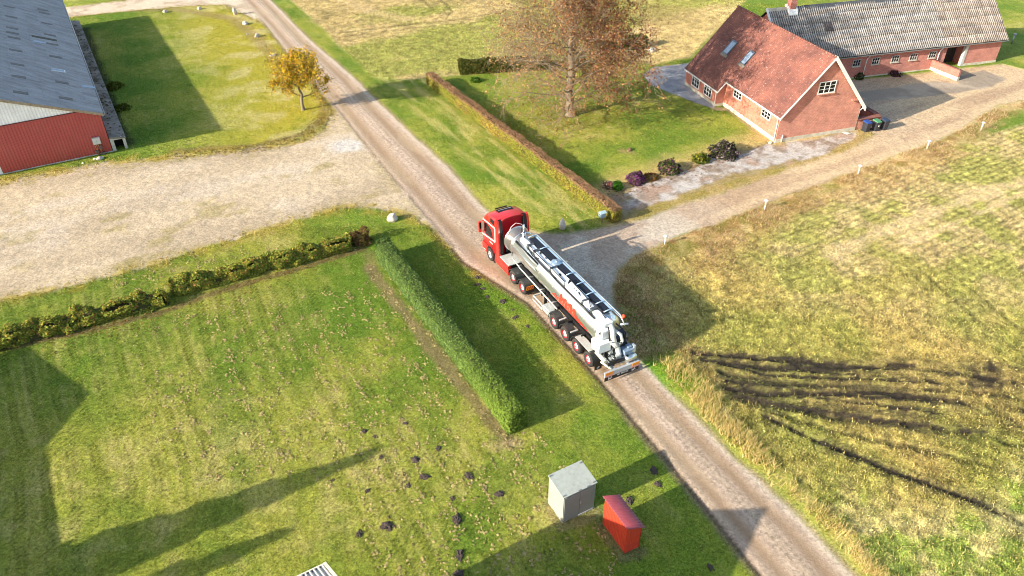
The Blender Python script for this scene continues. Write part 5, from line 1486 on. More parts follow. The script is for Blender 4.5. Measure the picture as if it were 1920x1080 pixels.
for i in range(len(prof) - 1):
    prof2.append(prof[i])
tk.lathe(prof, 'x', (0, 0, ZC), 48)
tank = tk.build('tank', SILVER, trl)
bd = MB()
for x in (2.55, 4.45, 6.45, 8.25, 10.05, 11.75, 13.1):
    bd.lathe([(RT + .002, OFF - x + .05), (RT + .022, OFF - x + .04), (RT + .022, OFF - x - .04), (RT + .002, OFF - x - .05)], 'x', (0, 0, ZC), 48)
bd.lathe([(RT + .002, OFF - XF - .0), (RT + .05, OFF - XF - .02), (RT + .05, OFF - XF - .09), (RT + .002, OFF - XF - .1)], 'x', (0, 0, ZC), 48)
bd.build('tank_band', SILVER, tank)
# red film on the flank with pale lettering
def film(name, pts, mat, lift):
    """pts: (xb, angle in degrees below the left horizontal...) patch following the tank skin"""
    v = []; 
    for x, a in pts: v.append(Q(x, (RT + lift) * cos(R(a)), ZC + (RT + lift) * sin(R(a))))
    return v
def film_band(poly_lo, poly_hi, mat, name, lift, n=5, k=40):
    xs = np.linspace(poly_lo[0][0], poly_lo[-1][0], k)
    lo = np.interp(xs, [p[0] for p in poly_lo], [p[1] for p in poly_lo]); hi = np.interp(xs, [p[0] for p in poly_hi], [p[1] for p in poly_hi])
    vs, fs = [], []
    for x, a, b in zip(xs, lo, hi):
        for j in range(n + 1):
            an = a + (max(b, a) - a) * j / n
            vs.append(Q(x, (RT + lift) * cos(R(an)), ZC + (RT + lift) * sin(R(an))))
    fs = [(i * (n + 1) + j, (i + 1) * (n + 1) + j, (i + 1) * (n + 1) + j + 1, i * (n + 1) + j + 1) for i in range(k - 1) for j in range(n)]
    return MB().add(vs, fs, 0, True).build(name, mat, tank)
film_band([(8.3, -14), (9, -26), (10, -36), (12.6, -36)], [(8.3, -12), (8.75, 6), (8.9, -6), (9.15, 2), (9.3, 26), (9.5, 12), (9.9, 22), (10.2, 8), (10.35, 20), (10.6, 22), (10.75, 6), (10.9, 18), (11.15, 14), (11.3, -4), (11.6, -6), (12.1, -12), (12.5, -20), (12.6, -36)], LOGO, 'red_film', .024, 6, 90)
lg = MB()
def stroke(x0, a0, x1, a1, wd=.05, lift=.027):
    k = 5; vs = []
    dx, da = x1 - x0, R(a1 - a0) * RT; l = math.hypot(dx, da) + 1e-6; px_, pa = -da / l * wd / 2, dx / l * wd / 2
    for i in range(k + 1):
        t = i / k; x = x0 + dx * t; a = R(a0 + (a1 - a0) * t)
        for s in (1, -1):
            an = a + s * pa / RT; vs.append(Q(x + s * px_, (RT + lift) * cos(an), ZC + (RT + lift) * sin(an)))
    lg.add(vs, [(2 * i, 2 * i + 2, 2 * i + 3, 2 * i + 1) for i in range(k)])
for pts in [[(8.75, -4), (9.05, -22)], [(9.05, -22), (9.25, 8)], [(9.45, -24), (9.6, 4), (9.8, -20), (9.95, 10)], [(10.15, -22), (10.25, 6), (10.5, 2), (10.45, -10), (10.2, -10)], [(10.7, -24), (10.85, 2), (11.05, -24)], [(9.3, -28), (11.2, -30)]]:
    for a, b in zip(pts, pts[1:]): stroke(a[0], a[1], b[0], b[1])
lg.build('film_lettering', plain('pale_film', (226, 110, 88), .4), tank)
# frame, rails and bogie
fr_ = MB()
for s in (.5, -.5): QB(fr_, (3.2, s - .06, 1.0), (14.9, s + .06, 1.35))
for x in (6.8, 8.6, 10.2, 11.8, 13.4, 14.8): QB(fr_, (x, -.9, 1.08), (x + .1, .9, 1.28))
fr_.build('chassis', BLACK, trl)
sr = MB()
for s in (1, -1):
    sr.tube([Q(2.75, s * .9, 1.68), Q(4.1, s * 1.0, 1.62), Q(9.1, s * 1.02, 1.5)], .05, 8)
    for x in (3.6, 5.2, 6.8, 8.4): sr.tube([Q(x, s * 1.0, 1.6), Q(x, s * .6, 1.5)], .03, 6)
sr.build('side_rail', ALU, trl)
for s in (1, -1):
    g = MB(); QB(g, (6.3, s * 1.18, .8), (8.5, s * 1.24, .9)); QB(g, (6.3, s * 1.18, .46), (7.6, s * 1.24, .56)); QB(g, (6.3, s * 1.17, .46), (6.38, s * 1.245, .9)); QB(g, (7.52, s * 1.17, .46), (7.6, s * 1.245, .9)); QB(g, (6.3, s * .6, .8), (6.38, s * 1.18, .88))
    g.build('side_guard', ALU, trl)
    b_ = MB(); QB(b_, (7.62, s * .7, .55), (8.52, s * 1.24, .97)); b_.build('tool_box', plain('tool_box', (176, 178, 174), .45, .2), trl, bevel=.02)
    l_ = MB(); QB(l_, (7.0, s * .62, .3), (7.16, s * .78, 1.2)); QB(l_, (6.95, s * .55, .25), (7.2, s * .85, .31)); l_.build('landing_leg', BLACK, trl)
    for i in range(4):
        xb = 9.05 + i * 1.389
        sp = lambda u, v, t: (OFF - u, s * t, v)
        if i < 2 or s < 0:
            f = MB(); an = np.linspace(R(-2), R(182), 13)
            f.prism([(xb - .64 * cos(a), .52 + .64 * sin(a)) for a in an] + [(xb - .605 * cos(a), .52 + .605 * sin(a)) for a in an[::-1]], sp, .72, 1.27)
            f.build('mudguard', MUDG, trl)
        wheel(trl, OFF, xb, s * 1.25, .5, .4, False, True)
    for xb in (9.74, 11.13):
        h_ = MB(); QB(h_, (xb - .05, s * .7, 1.08), (xb + .05, s * 1.22, 1.15)); h_.build('bracket', ALU, trl)
    f = MB(); sp = lambda u, v, t: (OFF - u, s * t, v)
    an = np.linspace(R(-2), R(90), 7)
    f.prism([(11.83 - .64 * cos(a), .52 + .64 * sin(a)) for a in an] + [(11.83 - .605 * cos(a), .52 + .605 * sin(a)) for a in an[::-1]], sp, .72, 1.27)
    if s > 0: f.build('mudguard', MUDG, trl)
    an = np.linspace(R(90), R(182), 7)
    f = MB(); f.prism([(13.217 - .64 * cos(a), .52 + .64 * sin(a)) for a in an] + [(13.217 - .605 * cos(a), .52 + .605 * sin(a)) for a in an[::-1]], sp, .72, 1.27)
    if s > 0: f.build('mudguard', MUDG, trl)
    pt = MB(); QB(pt, (11.7, s * .74, 1.165), (13.3, s * 1.26, 1.2)); pt.build('walk_plate', plain('grip_plate', (176, 176, 168), .6, .2), trl)
    fl = MB(); QB(fl, (14.02, s * .76, .25), (14.06, s * 1.26, 1.0)); flo = fl.build('mud_flap', BLACK, trl)
    cy = MB(); cy.tube([Q(13.75, s * 1.02, 1.42), Q(14.75, s * 1.02, 1.4)], .13, 14); cy.build('air_tank', plain('cream_tank', (204, 200, 176), .4), trl)
# open trays on the shoulders of the tank
for s in (1, -1):
    t_ = MB()
    for a, b in (((2.9, 3.15, .78), (6.1, 3.1, .80)), ((2.9, 2.78, .92), (6.2, 2.74, .93))):
        t_.tube([Q(a[0], s * (a[2] + .06), a[1]), Q(b[0], s * (b[2] + .06), b[1])], .035, 8)
    t_.prism([(2.9, 2.75), (6.0, 2.72), (6.0, 3.12), (2.9, 3.15)], lambda u, v, t: (OFF - u, s * (t - (v - 2.7) * .3), v), .93, .955)
    t_.build('tray_side', SILVER, trl)
m = MB(); m.prism([(2.85, 3.05), (6.0, 3.02), (6.0, 3.12), (2.85, 3.15)], lambda u, v, t: (OFF - u, t, v), .15, .74); m.build('tray_floor', BLACK, trl)
# catwalk with dark grating, pale hoops and steel hand rail
m = MB(); QB(m, (3.6, -.4, 3.44), (12.9, .08, 3.53)); m.build('catwalk', plain('dark_grating', (20, 26, 36), .7, var=.3, scale=20), trl)
m = MB(); QB(m, (3.6, -.56, 3.46), (12.95, -.41, 3.52)); m.build('catwalk_edge', BLUEG, trl)
for x in (3.5, 5.15, 7.0, 8.55, 9.75, 10.95, 12.0, 12.9):
    MB().tube([Q(x, .1, 3.56), Q(x + .02, -.2, 3.62), Q(x + .06, -.6, 3.56)], .04, 6).build('hoop', BLUEG, trl)

m = MB()
m.tube([Q(2.9, -.5, 3.42), Q(3.6, -.62, 3.58), Q(13.6, -.62, 3.56), Q(14.2, -.55, 3.2)], .045, 8)
m.tube([Q(3.6, -.78, 3.2), Q(13.5, -.78, 3.2)], .04, 8)
for x in (4.2, 6.2, 8.2, 10.2, 12.2): m.tube([Q(x, -.62, 3.57), Q(x, -.78, 3.2)], .025, 6)
m.build('hand_rail', SILVER, trl)
m = MB(); m.lathe([(0, 3.62), (.2, 3.6), (.34, 3.56), (.38, 3.5), (.38, 3.38)], 'z', (OFF - 6.95, -.1, 0), 20)
for k in range(8): m.box((OFF - 6.95 + .38 * cos(k * .785), -.1 + .38 * sin(k * .785), 3.5), (.06, .06, .1))
m.tube([(OFF - 7.1, -.1, 3.64), (OFF - 6.8, -.1, 3.64)], .03, 6)
m.build('manhole', plain('manhole_steel', (170, 190, 202), .3, .6), trl)
# white loading arm lying along the top
WA = WLAC
def arm_box(x0, x1, y0, y1, z0, z1, name='arm', t0=1, t1=1):
    m = MB()
    ym, zm = (y0 + y1) / 2, (z0 + z1) / 2
    vs = []
    for x, t in ((x0, t0), (x1, t1)):
        for yy, zz in ((y0, z0), (y1, z0), (y1, z1), (y0, z1)): vs.append(Q(x, ym + (yy - ym) * t, zm + (zz - zm) * t))
    m.add(vs, [(0, 1, 2, 3), (4, 5, 6, 7), (0, 4, 5, 1), (1, 5, 6, 2), (2, 6, 7, 3), (3, 7, 4, 0)])
    return m.build(name, WA, trl, bevel=.02)
arm_box(3.15, 4.4, .22, .58, 3.2, 3.52, t0=.8, t1=1.0)
arm_box(4.3, 5.2, .16, .5, 3.24, 3.56, t1=.8)
arm_box(5.0, 7.5, .12, .6, 3.26, 3.55, t0=.8, t1=.9)
arm_box(7.4, 9.3, .16, .62, 3.26, 3.58, t0=.9, t1=1.08)
arm_box(9.3, 11.3, .14, .66, 3.25, 3.6, t1=1.0)
arm_box(11.3, 12.4, .2, .62, 3.27, 3.56, t0=1, t1=.55)
arm_box(12.2, 13.9, .1, .66, 3.2, 3.5, t0=.6, t1=1.05)
cut = MB()
for x, r in ((8.3, .07), (10.05, .05), (10.3, .05), (10.6, .06)):
    cut.lathe([(r, 3.606 if x > 9.3 else 3.6), (0, 3.61 if x > 9.3 else 3.604)], 'z', (OFF - x, .42, 0), 12)
def hole(pts, z): cut.prism(pts, lambda u, v, t: (OFF - u, v, t), z, z + .006)
hole([(8.3, .36), (8.3, .5), (8.6, .5)], 3.6); hole([(9.1, .2), (9.35, .2), (9.5, .58), (9.3, .4)], 3.606); hole([(10.6, .36), (10.6, .48), (10.95, .52)], 3.606); hole([(11.4, .22), (11.5, .22), (12.2, .56), (12.1, .56)], 3.562); hole([(12.1, .25), (12.4, .12), (12.45, .4), (12.35, .5)], 3.53)
hole([(5.4, .2), (5.55, .2), (5.7, .36), (5.6, .36)], 3.56); hole([(6.1, .26), (6.3, .2), (6.35, .34)], 3.56)
tag(cut.build('cut_out', DARK, trl), kind='stuff')
JOINT = plain('joint_grey', (84, 88, 90), .4, .3, var=.3)
for x, y in ((4.35, .36), (5.15, .34), (7.45, .38), (9.3, .4), (11.35, .4), (12.3, .4)):
    m = MB(); m.box(Q(x, y, 3.42), (.2, .5, .34)); m.tube([Q(x, y - .3, 3.45), Q(x, y + .32, 3.45)], .07, 8); m.build('arm_joint', JOINT, trl)
m = MB()
m.tube([Q(4.4, .5, 3.6), Q(5.3, .62, 3.64), Q(6.6, .58, 3.58), Q(7.5, .6, 3.66), Q(9.2, .64, 3.64)], .03, 6); m.tube([Q(9.2, .2, 3.66), Q(10.4, .24, 3.64), Q(11.6, .3, 3.62), Q(12.4, .2, 3.62), Q(13.4, .3, 3.5)], .03, 6)
m.build('hose', BLACK, trl)
m = MB(); m.tube([Q(5.6, .72, 3.34), Q(8.3, .74, 3.32)], .07, 10); m.tube([Q(8.3, .75, 3.32), Q(12.9, .75, 3.3)], .06, 10); m.build('hydraulic_ram', plain('dark_ram', (40, 40, 42), .35, .3), trl)
m = MB(); m.tube([Q(8.4, .8, 3.22), Q(12.6, .8, 3.2)], .03, 8); m.build('ram_rod', ALU, trl)
m = MB()
m.tube([Q(3.0, .1, 3.4), Q(3.3, .45, 3.44), Q(4.2, .55, 3.35), Q(4.9, .62, 3.3), Q(5.5, .5, 3.45)], .04, 8)
m.tube([Q(4.5, .6, 3.35), Q(5.3, .72, 3.3), Q(5.9, .6, 3.4)], .035, 8)
m.tube([Q(2.75, .1, 3.45), Q(2.5, .5, 3.2), Q(2.65, .85, 2.6), Q(2.75, .95, 1.9)], .03, 8)
m.build('hose', BLACK, trl)
m = MB(); m.tube([Q(2.72, .0, 3.38), Q(2.7, .0, 4.15)], .07, 10); m.lathe([(.17, 3.36), (.17, 3.5), (.1, 3.56)], 'z', (OFF - 2.72, 0, 0), 14); m.build('breather_pipe', SILVER, trl)
m = MB(); m.tube([Q(2.6, .12, 3.42), Q(2.58, .1, 3.8), Q(2.6, .06, 4.0)], .05, 8); m.build('hose', BLACK, trl)
m = MB(); m.tube([Q(1.75, .75, 3.05), Q(1.62, .4, 3.5), Q(1.55, 0, 3.66), Q(1.62, -.4, 3.5), Q(1.75, -.75, 3.05)], .025, 6); m.build('guard_hoop', STRIPE, trl)
# rear: white pump box, suction pipes, motor, silencer, bumper
m = MB(); QB(m, (13.35, .3, 1.62), (14.2, 1.18, 2.3)); m.build('pump_box', WLAC, trl, bevel=.03)
m = MB(); QB(m, (13.5, 1.181, 1.8), (13.9, 1.188, 1.84)); m.build('box_vent', BLACK, trl)
m = MB(); m.prism([(13.05, 2.2), (13.9, 2.35), (13.95, 3.0), (13.3, 3.4), (13.05, 3.2)], lambda u, v, t: (OFF - u, t, v), .15, .85); m.build('rear_housing', WLAC, trl, bevel=.06)
m = MB(); m.prism([(13.55, 2.7), (13.8, 2.62), (13.8, 2.95)], lambda u, v, t: (OFF - u, t, v), .84, .858); m.build('housing_window', BLACK, trl)
HOSEW = plain('suction_hose', (196, 196, 188), .5, .1, var=.12, scale=14)
m = MB(); m.tube([Q(13.7, .25, 3.35), Q(14.05, .22, 3.1), Q(14.15, .2, 2.6), Q(14.25, .1, 2.1), Q(14.3, -.1, 1.75), Q(14.5, -.1, 1.4), Q(14.6, .0, 1.0)], .17, 12)
m.tube([Q(14.0, .1, 3.0), Q(14.3, -.25, 2.7), Q(14.4, -.35, 2.25), Q(14.3, -.2, 1.9), Q(14.35, .1, 1.9), Q(14.25, .3, 2.2)], .1, 12)
m.build('suction_pipe', HOSEW, trl)
m = MB(); m.tube([Q(13.9, .42, 3.25), Q(14.1, .42, 2.6), Q(14.15, .34, 2.0), Q(14.3, .1, 1.75), Q(14.45, -.15, 1.95), Q(14.4, -.4, 2.4)], .045, 8)
m.tube([Q(13.8, -.2, 3.2), Q(14.15, -.5, 2.9), Q(14.2, -.62, 2.3), Q(14.3, -.5, 1.8)], .05, 8); m.tube([Q(13.9, -.4, 3.0), Q(14.2, -.7, 2.6), Q(14.3, -.6, 2.0)], .04, 8)
m.tube([Q(13.4, .6, 3.3), Q(13.9, .55, 3.28)], .05, 8)
m.build('hose', BLACK, trl)
m = MB(); QB(m, (13.5, -.95, 1.45), (14.2, -.1, 2.35)); m.build('engine', plain('engine_block', (40, 48, 60), .5, .2, var=.4, scale=8), trl, bevel=.05)
eb = MB()
for i in range(46):
    x, y, z = random.uniform(13.5, 14.5), random.uniform(-.95, .5), random.uniform(1.3, 2.5)
    if i % 3: eb.tube([Q(x, y, z), Q(x + random.uniform(-.3, .3), y + random.uniform(-.3, .3), z + random.uniform(-.3, .3))], random.uniform(.015, .04), 6)
    else: eb.box(Q(x, y, z), (random.uniform(.06, .2),) * 3)
eb.build('fittings', plain('fittings', (120, 124, 124), .4, .5, var=.4, scale=7), trl)
eb = MB()
for i in range(26):
    x, y, z = random.uniform(13.9, 14.7), random.uniform(.0, .75), random.uniform(.75, 1.5)
    if i % 2: eb.tube([Q(x, y, z), Q(x + random.uniform(-.35, .35), y + random.uniform(-.25, .25), z + random.uniform(-.3, .2))], random.uniform(.03, .09), 8)
    else: eb.box(Q(x, y, z), (random.uniform(.1, .26), random.uniform(.1, .26), random.uniform(.1, .26)))
eb.build('valve', plain('valve_grey', (168, 172, 168), .4, .4, var=.4, scale=7), trl)
m = MB(); QB(m, (14.2, -1.05, 1.15), (14.75, -.35, 1.6)); QB(m, (14.25, -1.0, 1.6), (14.6, -.7, 1.72)); m.build('battery_box', plain('blue_box', (120, 138, 156), .4), trl, bevel=.03)
m = MB(); m.tube([Q(14.85, -1.1, 1.12), Q(14.85, -.3, 1.12)], .19, 16); m.build('silencer', SILVER, trl)
m = MB(); QB(m, (14.4, -1.2, 1.3), (14.7, -1.06, 1.75)); m.build('bracket', ZINC, trl)
m = MB(); QB(m, (14.2, -.3, .9), (14.8, -.02, 1.2)); m.build('bracket', ZINC, trl)
m = MB(); QB(m, (15.0, -1.26, .72), (15.14, 1.26, .84)); QB(m, (15.08, -1.26, .5), (15.14, 1.26, .72)); QB(m, (14.3, .46, .74), (15.0, .58, .86)); QB(m, (14.3, -.58, .74), (15.0, -.46, .86)); m.build('rear_bumper', ZINC, trl)
m = MB(); m.tube([Q(14.2, .95, .95), Q(14.95, .72, .88)], .07, 8); m.build('bumper_strut', plain('strut', (214, 208, 192), .5), trl)
for s in (1, -1):
    m = MB(); QB(m, (15.142, s * .72, .66), (15.16, s * 1.24, .86)); m.build('marker_plate', AMBER, trl)
    m = MB(); QB(m, (15.142, s * .7, .52), (15.157, s * 1.26, .65)); m.build('tail_light', plain('tail_light', (214, 150, 140), .4), trl)
m = MB(); QB(m, (15.09, -1.24, .18), (15.12, 1.24, .5)); m.build('rear_flap', BLACK, trl)
m = MB()
def zig(yc, z0, sc):
    # slanted zig-zag emblem as on the flaps
    pts = [(-.3, .5), (-.2, .0), (-.06, .34), (.08, .02), (.16, .5), (.34, .06)]
    for a, b in zip(pts, pts[1:]):
        dx, dz = b[0] - a[0], b[1] - a[1]; l = math.hypot(dx, dz); nx_, nz_ = -dz / l * .045, dx / l * .045
        m.prism([(yc - (p[0]) * sc, z0 + p[1] * sc) for p in ((a[0] + nx_, a[1] + nz_), (b[0] + nx_, b[1] + nz_), (b[0] - nx_, b[1] - nz_), (a[0] - nx_, a[1] - nz_))], lambda u, v, t: (OFF - t, u, v), 15.12, 15.127)
zig(.85, .24, .42); zig(-.85, .24, .42)
for y0, nlet in ((.34, 3), (.06, 4), (-.26, 3)):                  # three short words too small to read
    for k in range(nlet):
        y = y0 - k * .068
        m.prism([(y, .34), (y - .045, .34), (y - .045, .356), (y - .016, .356), (y - .016, .44), (y, .44)], lambda u, v, t: (OFF - t, u, v), 15.12, 15.127)
        m.prism([(y - .03, .44), (y - .05, .44), (y - .05, .38), (y - .03, .38)], lambda u, v, t: (OFF - t, u, v), 15.12, 15.127)
m.build('flap_lettering', plain('white_print', (220, 220, 216), .6), trl)
m = MB()
m.prism([(1.12, .36), (1.0, .36), (1.0, .4), (1.07, .4), (.96, .5), (.92, .46)], lambda u, v, t: (OFF - t, u, v), 14.06, 14.067); m.build('flap_lettering', plain('white_print2', (220, 220, 216), .6), trl)
m = MB(); m.tube([Q(13.8, -.62, 3.3), Q(13.85, -.66, 3.55)], .03, 6); m.lathe([(.0, 3.72), (.09, 3.7), (.11, 3.56), (.07, 3.52)], 'z', (OFF - 13.85, -.68, 0), 12); m.build('beacon', plain('beacon_orange', (220, 78, 44), .3), trl)
m = MB(); m.tube([Q(13.9, -.45, 3.1), Q(14.0, -.95, 3.05)], .06, 8); m.build('crossbar', WLAC, trl)
m = MB(); m.lathe([(0, 0), (.1, .01), (.12, .05), (.06, .08)], 'y', Q(13.15, .6, 3.05), 12); m.box(Q(13.1, .78, 3.0), (.2, .1, .16)); m.build('red_valve', RIMR, trl)
# ------------------------------------------------------------------ small things
LID = {'blue': (34, 62, 130), 'green': (76, 134, 84), 'navy': (44, 52, 70)}
BINB = plain('bin_body', (46, 50, 58), .4, var=.1, dirt=.15)
def bin_(px, lid, label):
    p = at(*px)
    t = thing('wheelie_bin', (p.x, p.y, 0), HA + .05, label, 'bin', 'wheelie bins at the house corner')
    m = MB()
    m.add([(-.22, -.25, .06), (.22, -.25, .06), (.22, .25, .06), (-.22, .25, .06), (-.28, -.34, .98), (.28, -.34, .98), (.28, .36, .98), (-.28, .36, .98)], [(0, 1, 2, 3), (4, 5, 6, 7), (0, 1, 5, 4), (1, 2, 6, 5), (2, 3, 7, 6), (3, 0, 4, 7)])
    m.span((-.3, -.36, .95), (.3, .37, 1.0)); m.build('body', BINB, t, bevel=.015)
    l = MB(); l.add([(-.29, -.37, 1.003), (.29, -.37, 1.003), (.29, .36, 1.003), (-.29, .36, 1.003), (-.25, -.3, 1.06), (.25, -.3, 1.06), (.25, .34, 1.12), (-.25, .34, 1.12)], [(0, 1, 2, 3), (4, 5, 6, 7), (0, 1, 5, 4), (1, 2, 6, 5), (2, 3, 7, 6), (3, 0, 4, 7)])
    l.build('lid', plain('lid_' + lid, LID[lid], .4, var=.08), t)
    h = MB().tube([(-.24, .42, 1.0), (.24, .42, 1.0)], .025, 6); h.build('handle', BINB, t)
    for s in (1, -1): MB().lathe([(.0, s * .22), (.1, s * .22), (.1, s * .28), (0, s * .28)], 'x', (0, .28, .1), 14).build('wheel', RUBBER, t)
    if lid == 'green':
        MB().span((-.06, -.345, .55), (.06, -.325, .68)).build('sticker', WHITE, t)
bin_((1622, 247), 'blue', 'dark wheelie bin with a blue lid beside the house corner')
bin_((1640, 245), 'green', 'dark wheelie bin with a green lid between two others')
bin_((1655.5, 243), 'navy', 'dark wheelie bin with a slate blue lid at the cellar wall')

# white mushroom lamps along the drive
def lamp(px, label, h=.92):
    p = at(*px)
    t = thing('garden_lamp', (p.x, p.y, 0), 0, label, 'garden lamp', 'white lamp posts along the driveway')
    MB().tube([(0, 0, -.05), (0, 0, h - .1)], .042, 10).build('post', WHITE, t)
    m = MB(); m.lathe([(.0, h + .06), (.09, h + .05), (.165, h), (.165, h - .03), (.07, h - .05)], 'z', (0, 0, 0), 16); m.build('lamp_shade', WHITE, t)
    MB().lathe([(.07, h - .05), (.065, h - .16), (.0, h - .17)], 'z', (0, 0, 0), 12).build('lamp_glass', plain('lamp_glass', (190, 190, 184), .2), t)
    return t
lamp((1246, 459), 'white mushroom garden lamp nearest the road, above the brown brush', .8)
lamp((1433, 394), 'white mushroom garden lamp across the drive from the pebble bed end')
lamp((1608, 328), 'white mushroom garden lamp opposite the house gable')
lamp((1737, 281), 'white mushroom garden lamp by pale dry grass, second from the far end')
lamp((1838, 246), 'white mushroom garden lamp farthest along the drive, past the yard shadow')
p = at(1896, 83)
t = thing('standpipe', (p.x, p.y, 0), 0, 'grey standpipe post in the grass at the end of the farm building', 'post')
MB().tube([(0, 0, -.05), (0, 0, 1.2)], .09, 10).build('post', GALV, t); MB().lathe([(0, 1.32), (.2, 1.3), (.2, 1.2), (.1, 1.2)], 'z', (0, 0, 0), 14).build('cap', GALV, t)

# mail box on its post at the hedge end
p = at(1128, 419)
t = thing('mailbox', (p.x, p.y, 0), R(-62), 'grey blue mailbox on a post at the end of the beech hedge', 'mailbox')
MB().span((-.04, -.04, -.05), (.04, .04, .72)).build('post', plain('post_grey', (110, 96, 80), .8), t)
MB().prism([(-.19, .62), (.19, .62), (.19, 1.0), (0, 1.1), (-.19, 1.0)], lambda u, v, t_: (u, t_, v), -.24, .24).build('box', plain('box_blue', (134, 154, 164), .4, dirt=.1), t, bevel=.01)
MB().prism([(-.22, .99), (0, 1.115), (.22, .99), (.22, 1.015), (0, 1.14), (-.22, 1.015)], lambda u, v, t_: (u, t_, v), -.27, .27).build('roof', plain('box_roof', (168, 190, 196), .4), t)
MB().span((-.15, -.252, .86), (.15, -.241, .9)).build('slot', BLACK, t)

# stones
STONE = stained('field_stone', (206, 196, 178), (166, 154, 138), (110, 100, 88), scale=1.6, spot_scale=7, spot_amt=.4)
def stone(px, size, label, seed, name='boulder', cat='boulder', group=None, tall=False, mat=None):
    p = at(*px); bm = bmesh.new(); bmesh.ops.create_icosphere(bm, subdivisions=3, radius=1)
    r = np.random.default_rng(seed); off = r.uniform(0, 50, 3)
    planes = r.normal(0, 1, (9, 3)); planes /= np.linalg.norm(planes, axis=1)[:, None]; dd = r.uniform(.72, .98, 9)
    for v in bm.verts:
        c = np.array(v.co); s = 1.0
        for n_, d_ in zip(planes, dd):
            k = c @ n_
            if k > d_: s = min(s, d_ / k)
        s *= 1 + .06 * (sin(c[0] * 5 + off[0]) * cos(c[1] * 4 + off[1]) + .5 * sin(c[2] * 9 + off[2]))
        c = c * s
        if tall: c[:2] *= 1 - .55 * max(0, c[2])
        v.co = (c[0] * size[0], c[1] * size[1], c[2] * size[2] + size[2] * (.78 if tall else .45))
    me = bpy.data.meshes.new(name); bm.to_mesh(me); bm.free(); me.materials.append(mat or STONE)
    for f in me.polygons: f.use_smooth = False
    o = link(bpy.data.objects.new(name, me)); o.location = (p.x, p.y, 0); o.rotation_euler = (0, 0, r.uniform(0, 6))
    return tag(o, label, cat, group)
stone((737, 413), (.5, .4, .42), 'large pale boulder on the grass tip at the yard entrance', 1)
stone((1054, 431), (.27, .24, .62), 'upright pointed pale stone beside the driveway mouth', 2, 'standing_stone', 'standing stone', tall=True)
stone((441, 28), (.36, .3, .62), 'upright tapering standing stone at the corner of lane and road', 3, 'standing_stone', 'standing stone', 'stones edging the barn lawn', tall=True)
for px, sz, lb, sd_ in [((310, 24), (.4, .3, .28), 'pale boulder on the lane edge, nearest the barn', 4), ((374, 18), (.32, .3, .3), 'pale boulder on the lane edge halfway to the standing stone', 5),
                    ((460, 46), (.5, .35, .32), 'flat wide boulder just below the standing stone by the road', 6), ((482, 70), (.36, .3, .34), 'round boulder, second below the standing stone by the road', 7),
                    ((511, 105), (.4, .3, .22), 'low grey boulder above the yellow tree by the road', 8), ((464, 65), (.2, .14, .12), 'small flat stone between two roadside boulders', 9), ((95, 0), (.2, .2, .2), 'x', 0)][:6]:
    stone(px, sz, lb, sd_, group='stones edging the barn lawn')
stone((188, 299), (.42, .26, .2), 'grey stone lying under the electric cabinet at the red barn', 11, name='stone', cat='stone')
stone((179, 300), (.2, .16, .14), 'small dark stone beside the larger one at the barn foot', 12, name='stone', cat='stone')
stone((156, 307), (.14, .12, .1), 'tiny pale stone at the barn foot, farther from the cabinet', 13, name='stone', cat='stone')
stone((1444, 269), (.22, .18, .16), 'round white stone at the farmhouse corner downpipe', 14, name='stone', cat='stone')
stone((1587, 250), (.4, .25, .08), 'flat pale slab stone at the foot of the gable wall', 15, name='stone', cat='stone')
stone((1222, 97), (.55, .4, .35), 'white boulder on the grass near the short clipped hedge', 16)
stone((1180, 283), (.34, .24, .2), 'low brown tree stump in the bare patch of the garden lawn', 17, name='tree_stump', cat='tree stump', mat=plain('stump_wood', (120, 92, 66), .9, var=.4, scale=6))

# molehills
SOIL = plain('mole_soil', (72, 60, 52), 1.0, var=.35, scale=14, bump=.8)
def hill_mesh(seed):
    r = np.random.default_rng(seed); bm = bmesh.new(); bmesh.ops.create_icosphere(bm, subdivisions=3, radius=1)
    ph = r.uniform(0, 6, 8)
    for v in bm.verts:
        a = math.atan2(v.co.y, v.co.x); k = 1 + .22 * sin(2 * a + ph[0]) + .14 * sin(5 * a + ph[1]) + .1 * sin(9 * a + ph[2])
        j = 1 + .16 * sin(v.co.x * 11 + ph[3]) * sin(v.co.y * 12 + ph[4]) + .1 * r.normal()
        z = max(v.co.z, -.12)
        v.co = (v.co.x * k * j, v.co.y * k * j, z * j)
    me = bpy.data.meshes.new('molehill'); bm.to_mesh(me); bm.free(); me.materials.append(SOIL)
    return me
HM = [hill_mesh(s) for s in range(5)]
def z8(x, y): return (400 + x * .36458, 700 + y * .36458)
def z5(x, y): return (980 + x * .24078, 820 + y * .24078)
def zt(x, y): return (640 + x * .37037, 440 + y * .37037)
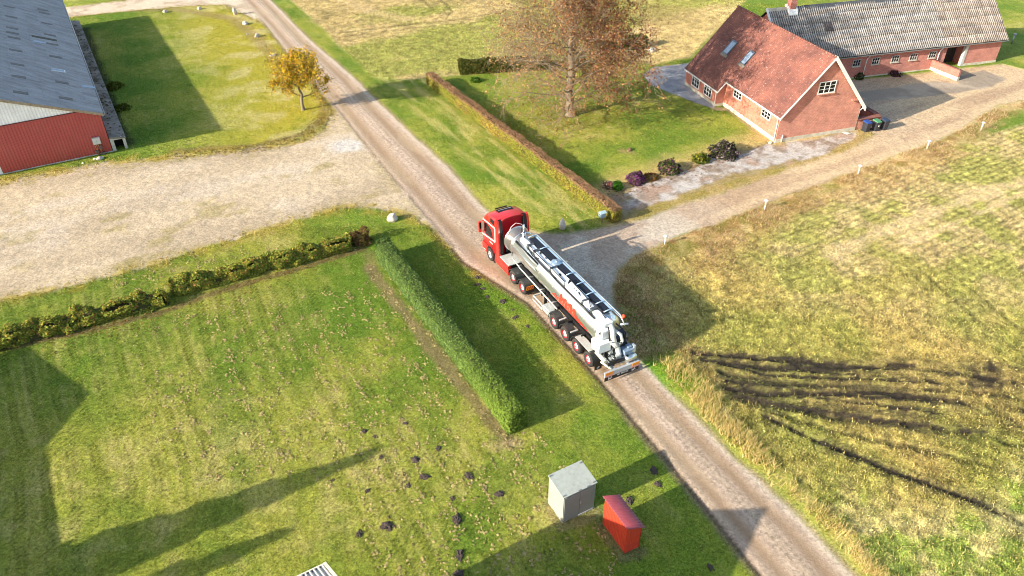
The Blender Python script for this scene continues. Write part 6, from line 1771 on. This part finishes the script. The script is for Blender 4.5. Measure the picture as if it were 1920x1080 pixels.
MOLES = [(z8(775, 300), .2, 'left of a close pair below the long hedge'), (z8(833, 329), .19, 'right of a close pair below the long hedge'), (z8(925, 174), .13, 'tiny, topmost on the lawn near the hedge'),
         (z8(990, 259), .15, 'small, above the middle of the lawn group'), (z8(862, 434), .19, 'at the tip of the slim tree shadow'), (z8(1040, 449), .28, 'big one in the middle of the lawn group'),
         (z8(1157, 389), .22, 'between the big middle one and the hedge end'), (z8(1087, 537), .3, 'big one just below the middle of the group'), (z8(1315, 532), .3, 'big one between the group and the grey cabinet'),
         (z8(1005, 580), .2, 'flattened crumbly one left of centre'), (z8(615, 552), .15, 'small one on the edge of the spruce shadow'), (z8(793, 607), .18, 'alone left of the flattened one'),
         (z8(1230, 648), .22, 'in the row leading to the grey cabinet, inner one'), (z8(1470, 623), .26, 'nearest to the grey cabinet wall'), (z8(1253, 756), .33, 'large round one left of the grey cabinet'),
         (z8(895, 788), .37, 'largest dark one low on the lawn'), (z8(752, 828), .24, 'left of the largest dark one'), (z8(1268, 938), .3, 'in the house shadow edge below the cabinet'), (z8(1262, 1030), .26, 'lowest one deep in the house shadow'),
         (z8(980, 520), .13, 'tiny, beside the flattened crumbly one'), (z8(1050, 381), .11, 'tiny, left of the one by the hedge end'),
         (z5(1022, 265), .3, 'in the cabinet shadow by the road edge'), (z5(1050, 372), .26, 'in the lit gap by the road edge'), (z5(832, 497), .26, 'right behind the red hut roof'), (z5(905, 958), .14, 'small, at the foot of the red hut'),
         ((1331, 1064), .22, 'by the road near the bottom edge'), ((984, 447), .0, ''), ((640, 905), .0, '')]
MOLES += [(zt(690, 219), .26, 'topmost of the chain beside the lorry'), (zt(690, 256), .25, 'second of the chain beside the lorry'), (zt(716, 277), .24, 'third of the chain beside the lorry'), (zt(740, 318), .2, 'grey weathered, fourth of the chain beside the lorry'),
          (zt(818, 342), .3, 'broad grey, middle of the chain beside the lorry'), (zt(866, 382), .16, 'small, lower part of the chain beside the lorry'), (zt(882, 422), .28, 'wide grey, lower part of the chain beside the lorry'), (zt(942, 466), .2, 'last of the chain beside the lorry'), (zt(798, 388), .13, 'tiny, off the chain beside the lorry')]
k = 0
rm = np.random.default_rng(5)
for px, r, lb in MOLES:
    if r <= 0: continue
    p = at(*px)
    o = bpy.data.objects.new('molehill', HM[k % 5]); link(o); k += 1
    o.location = (p.x, p.y, .0); r *= .85
    o.scale = (r * rm.uniform(.9, 1.15), r * rm.uniform(.85, 1.1), r * rm.uniform(.5, .68)); o.rotation_euler = (0, 0, rm.uniform(0, 6))
    tag(o, 'dark earth molehill, ' + lb, 'molehill', 'molehills on the lawn')
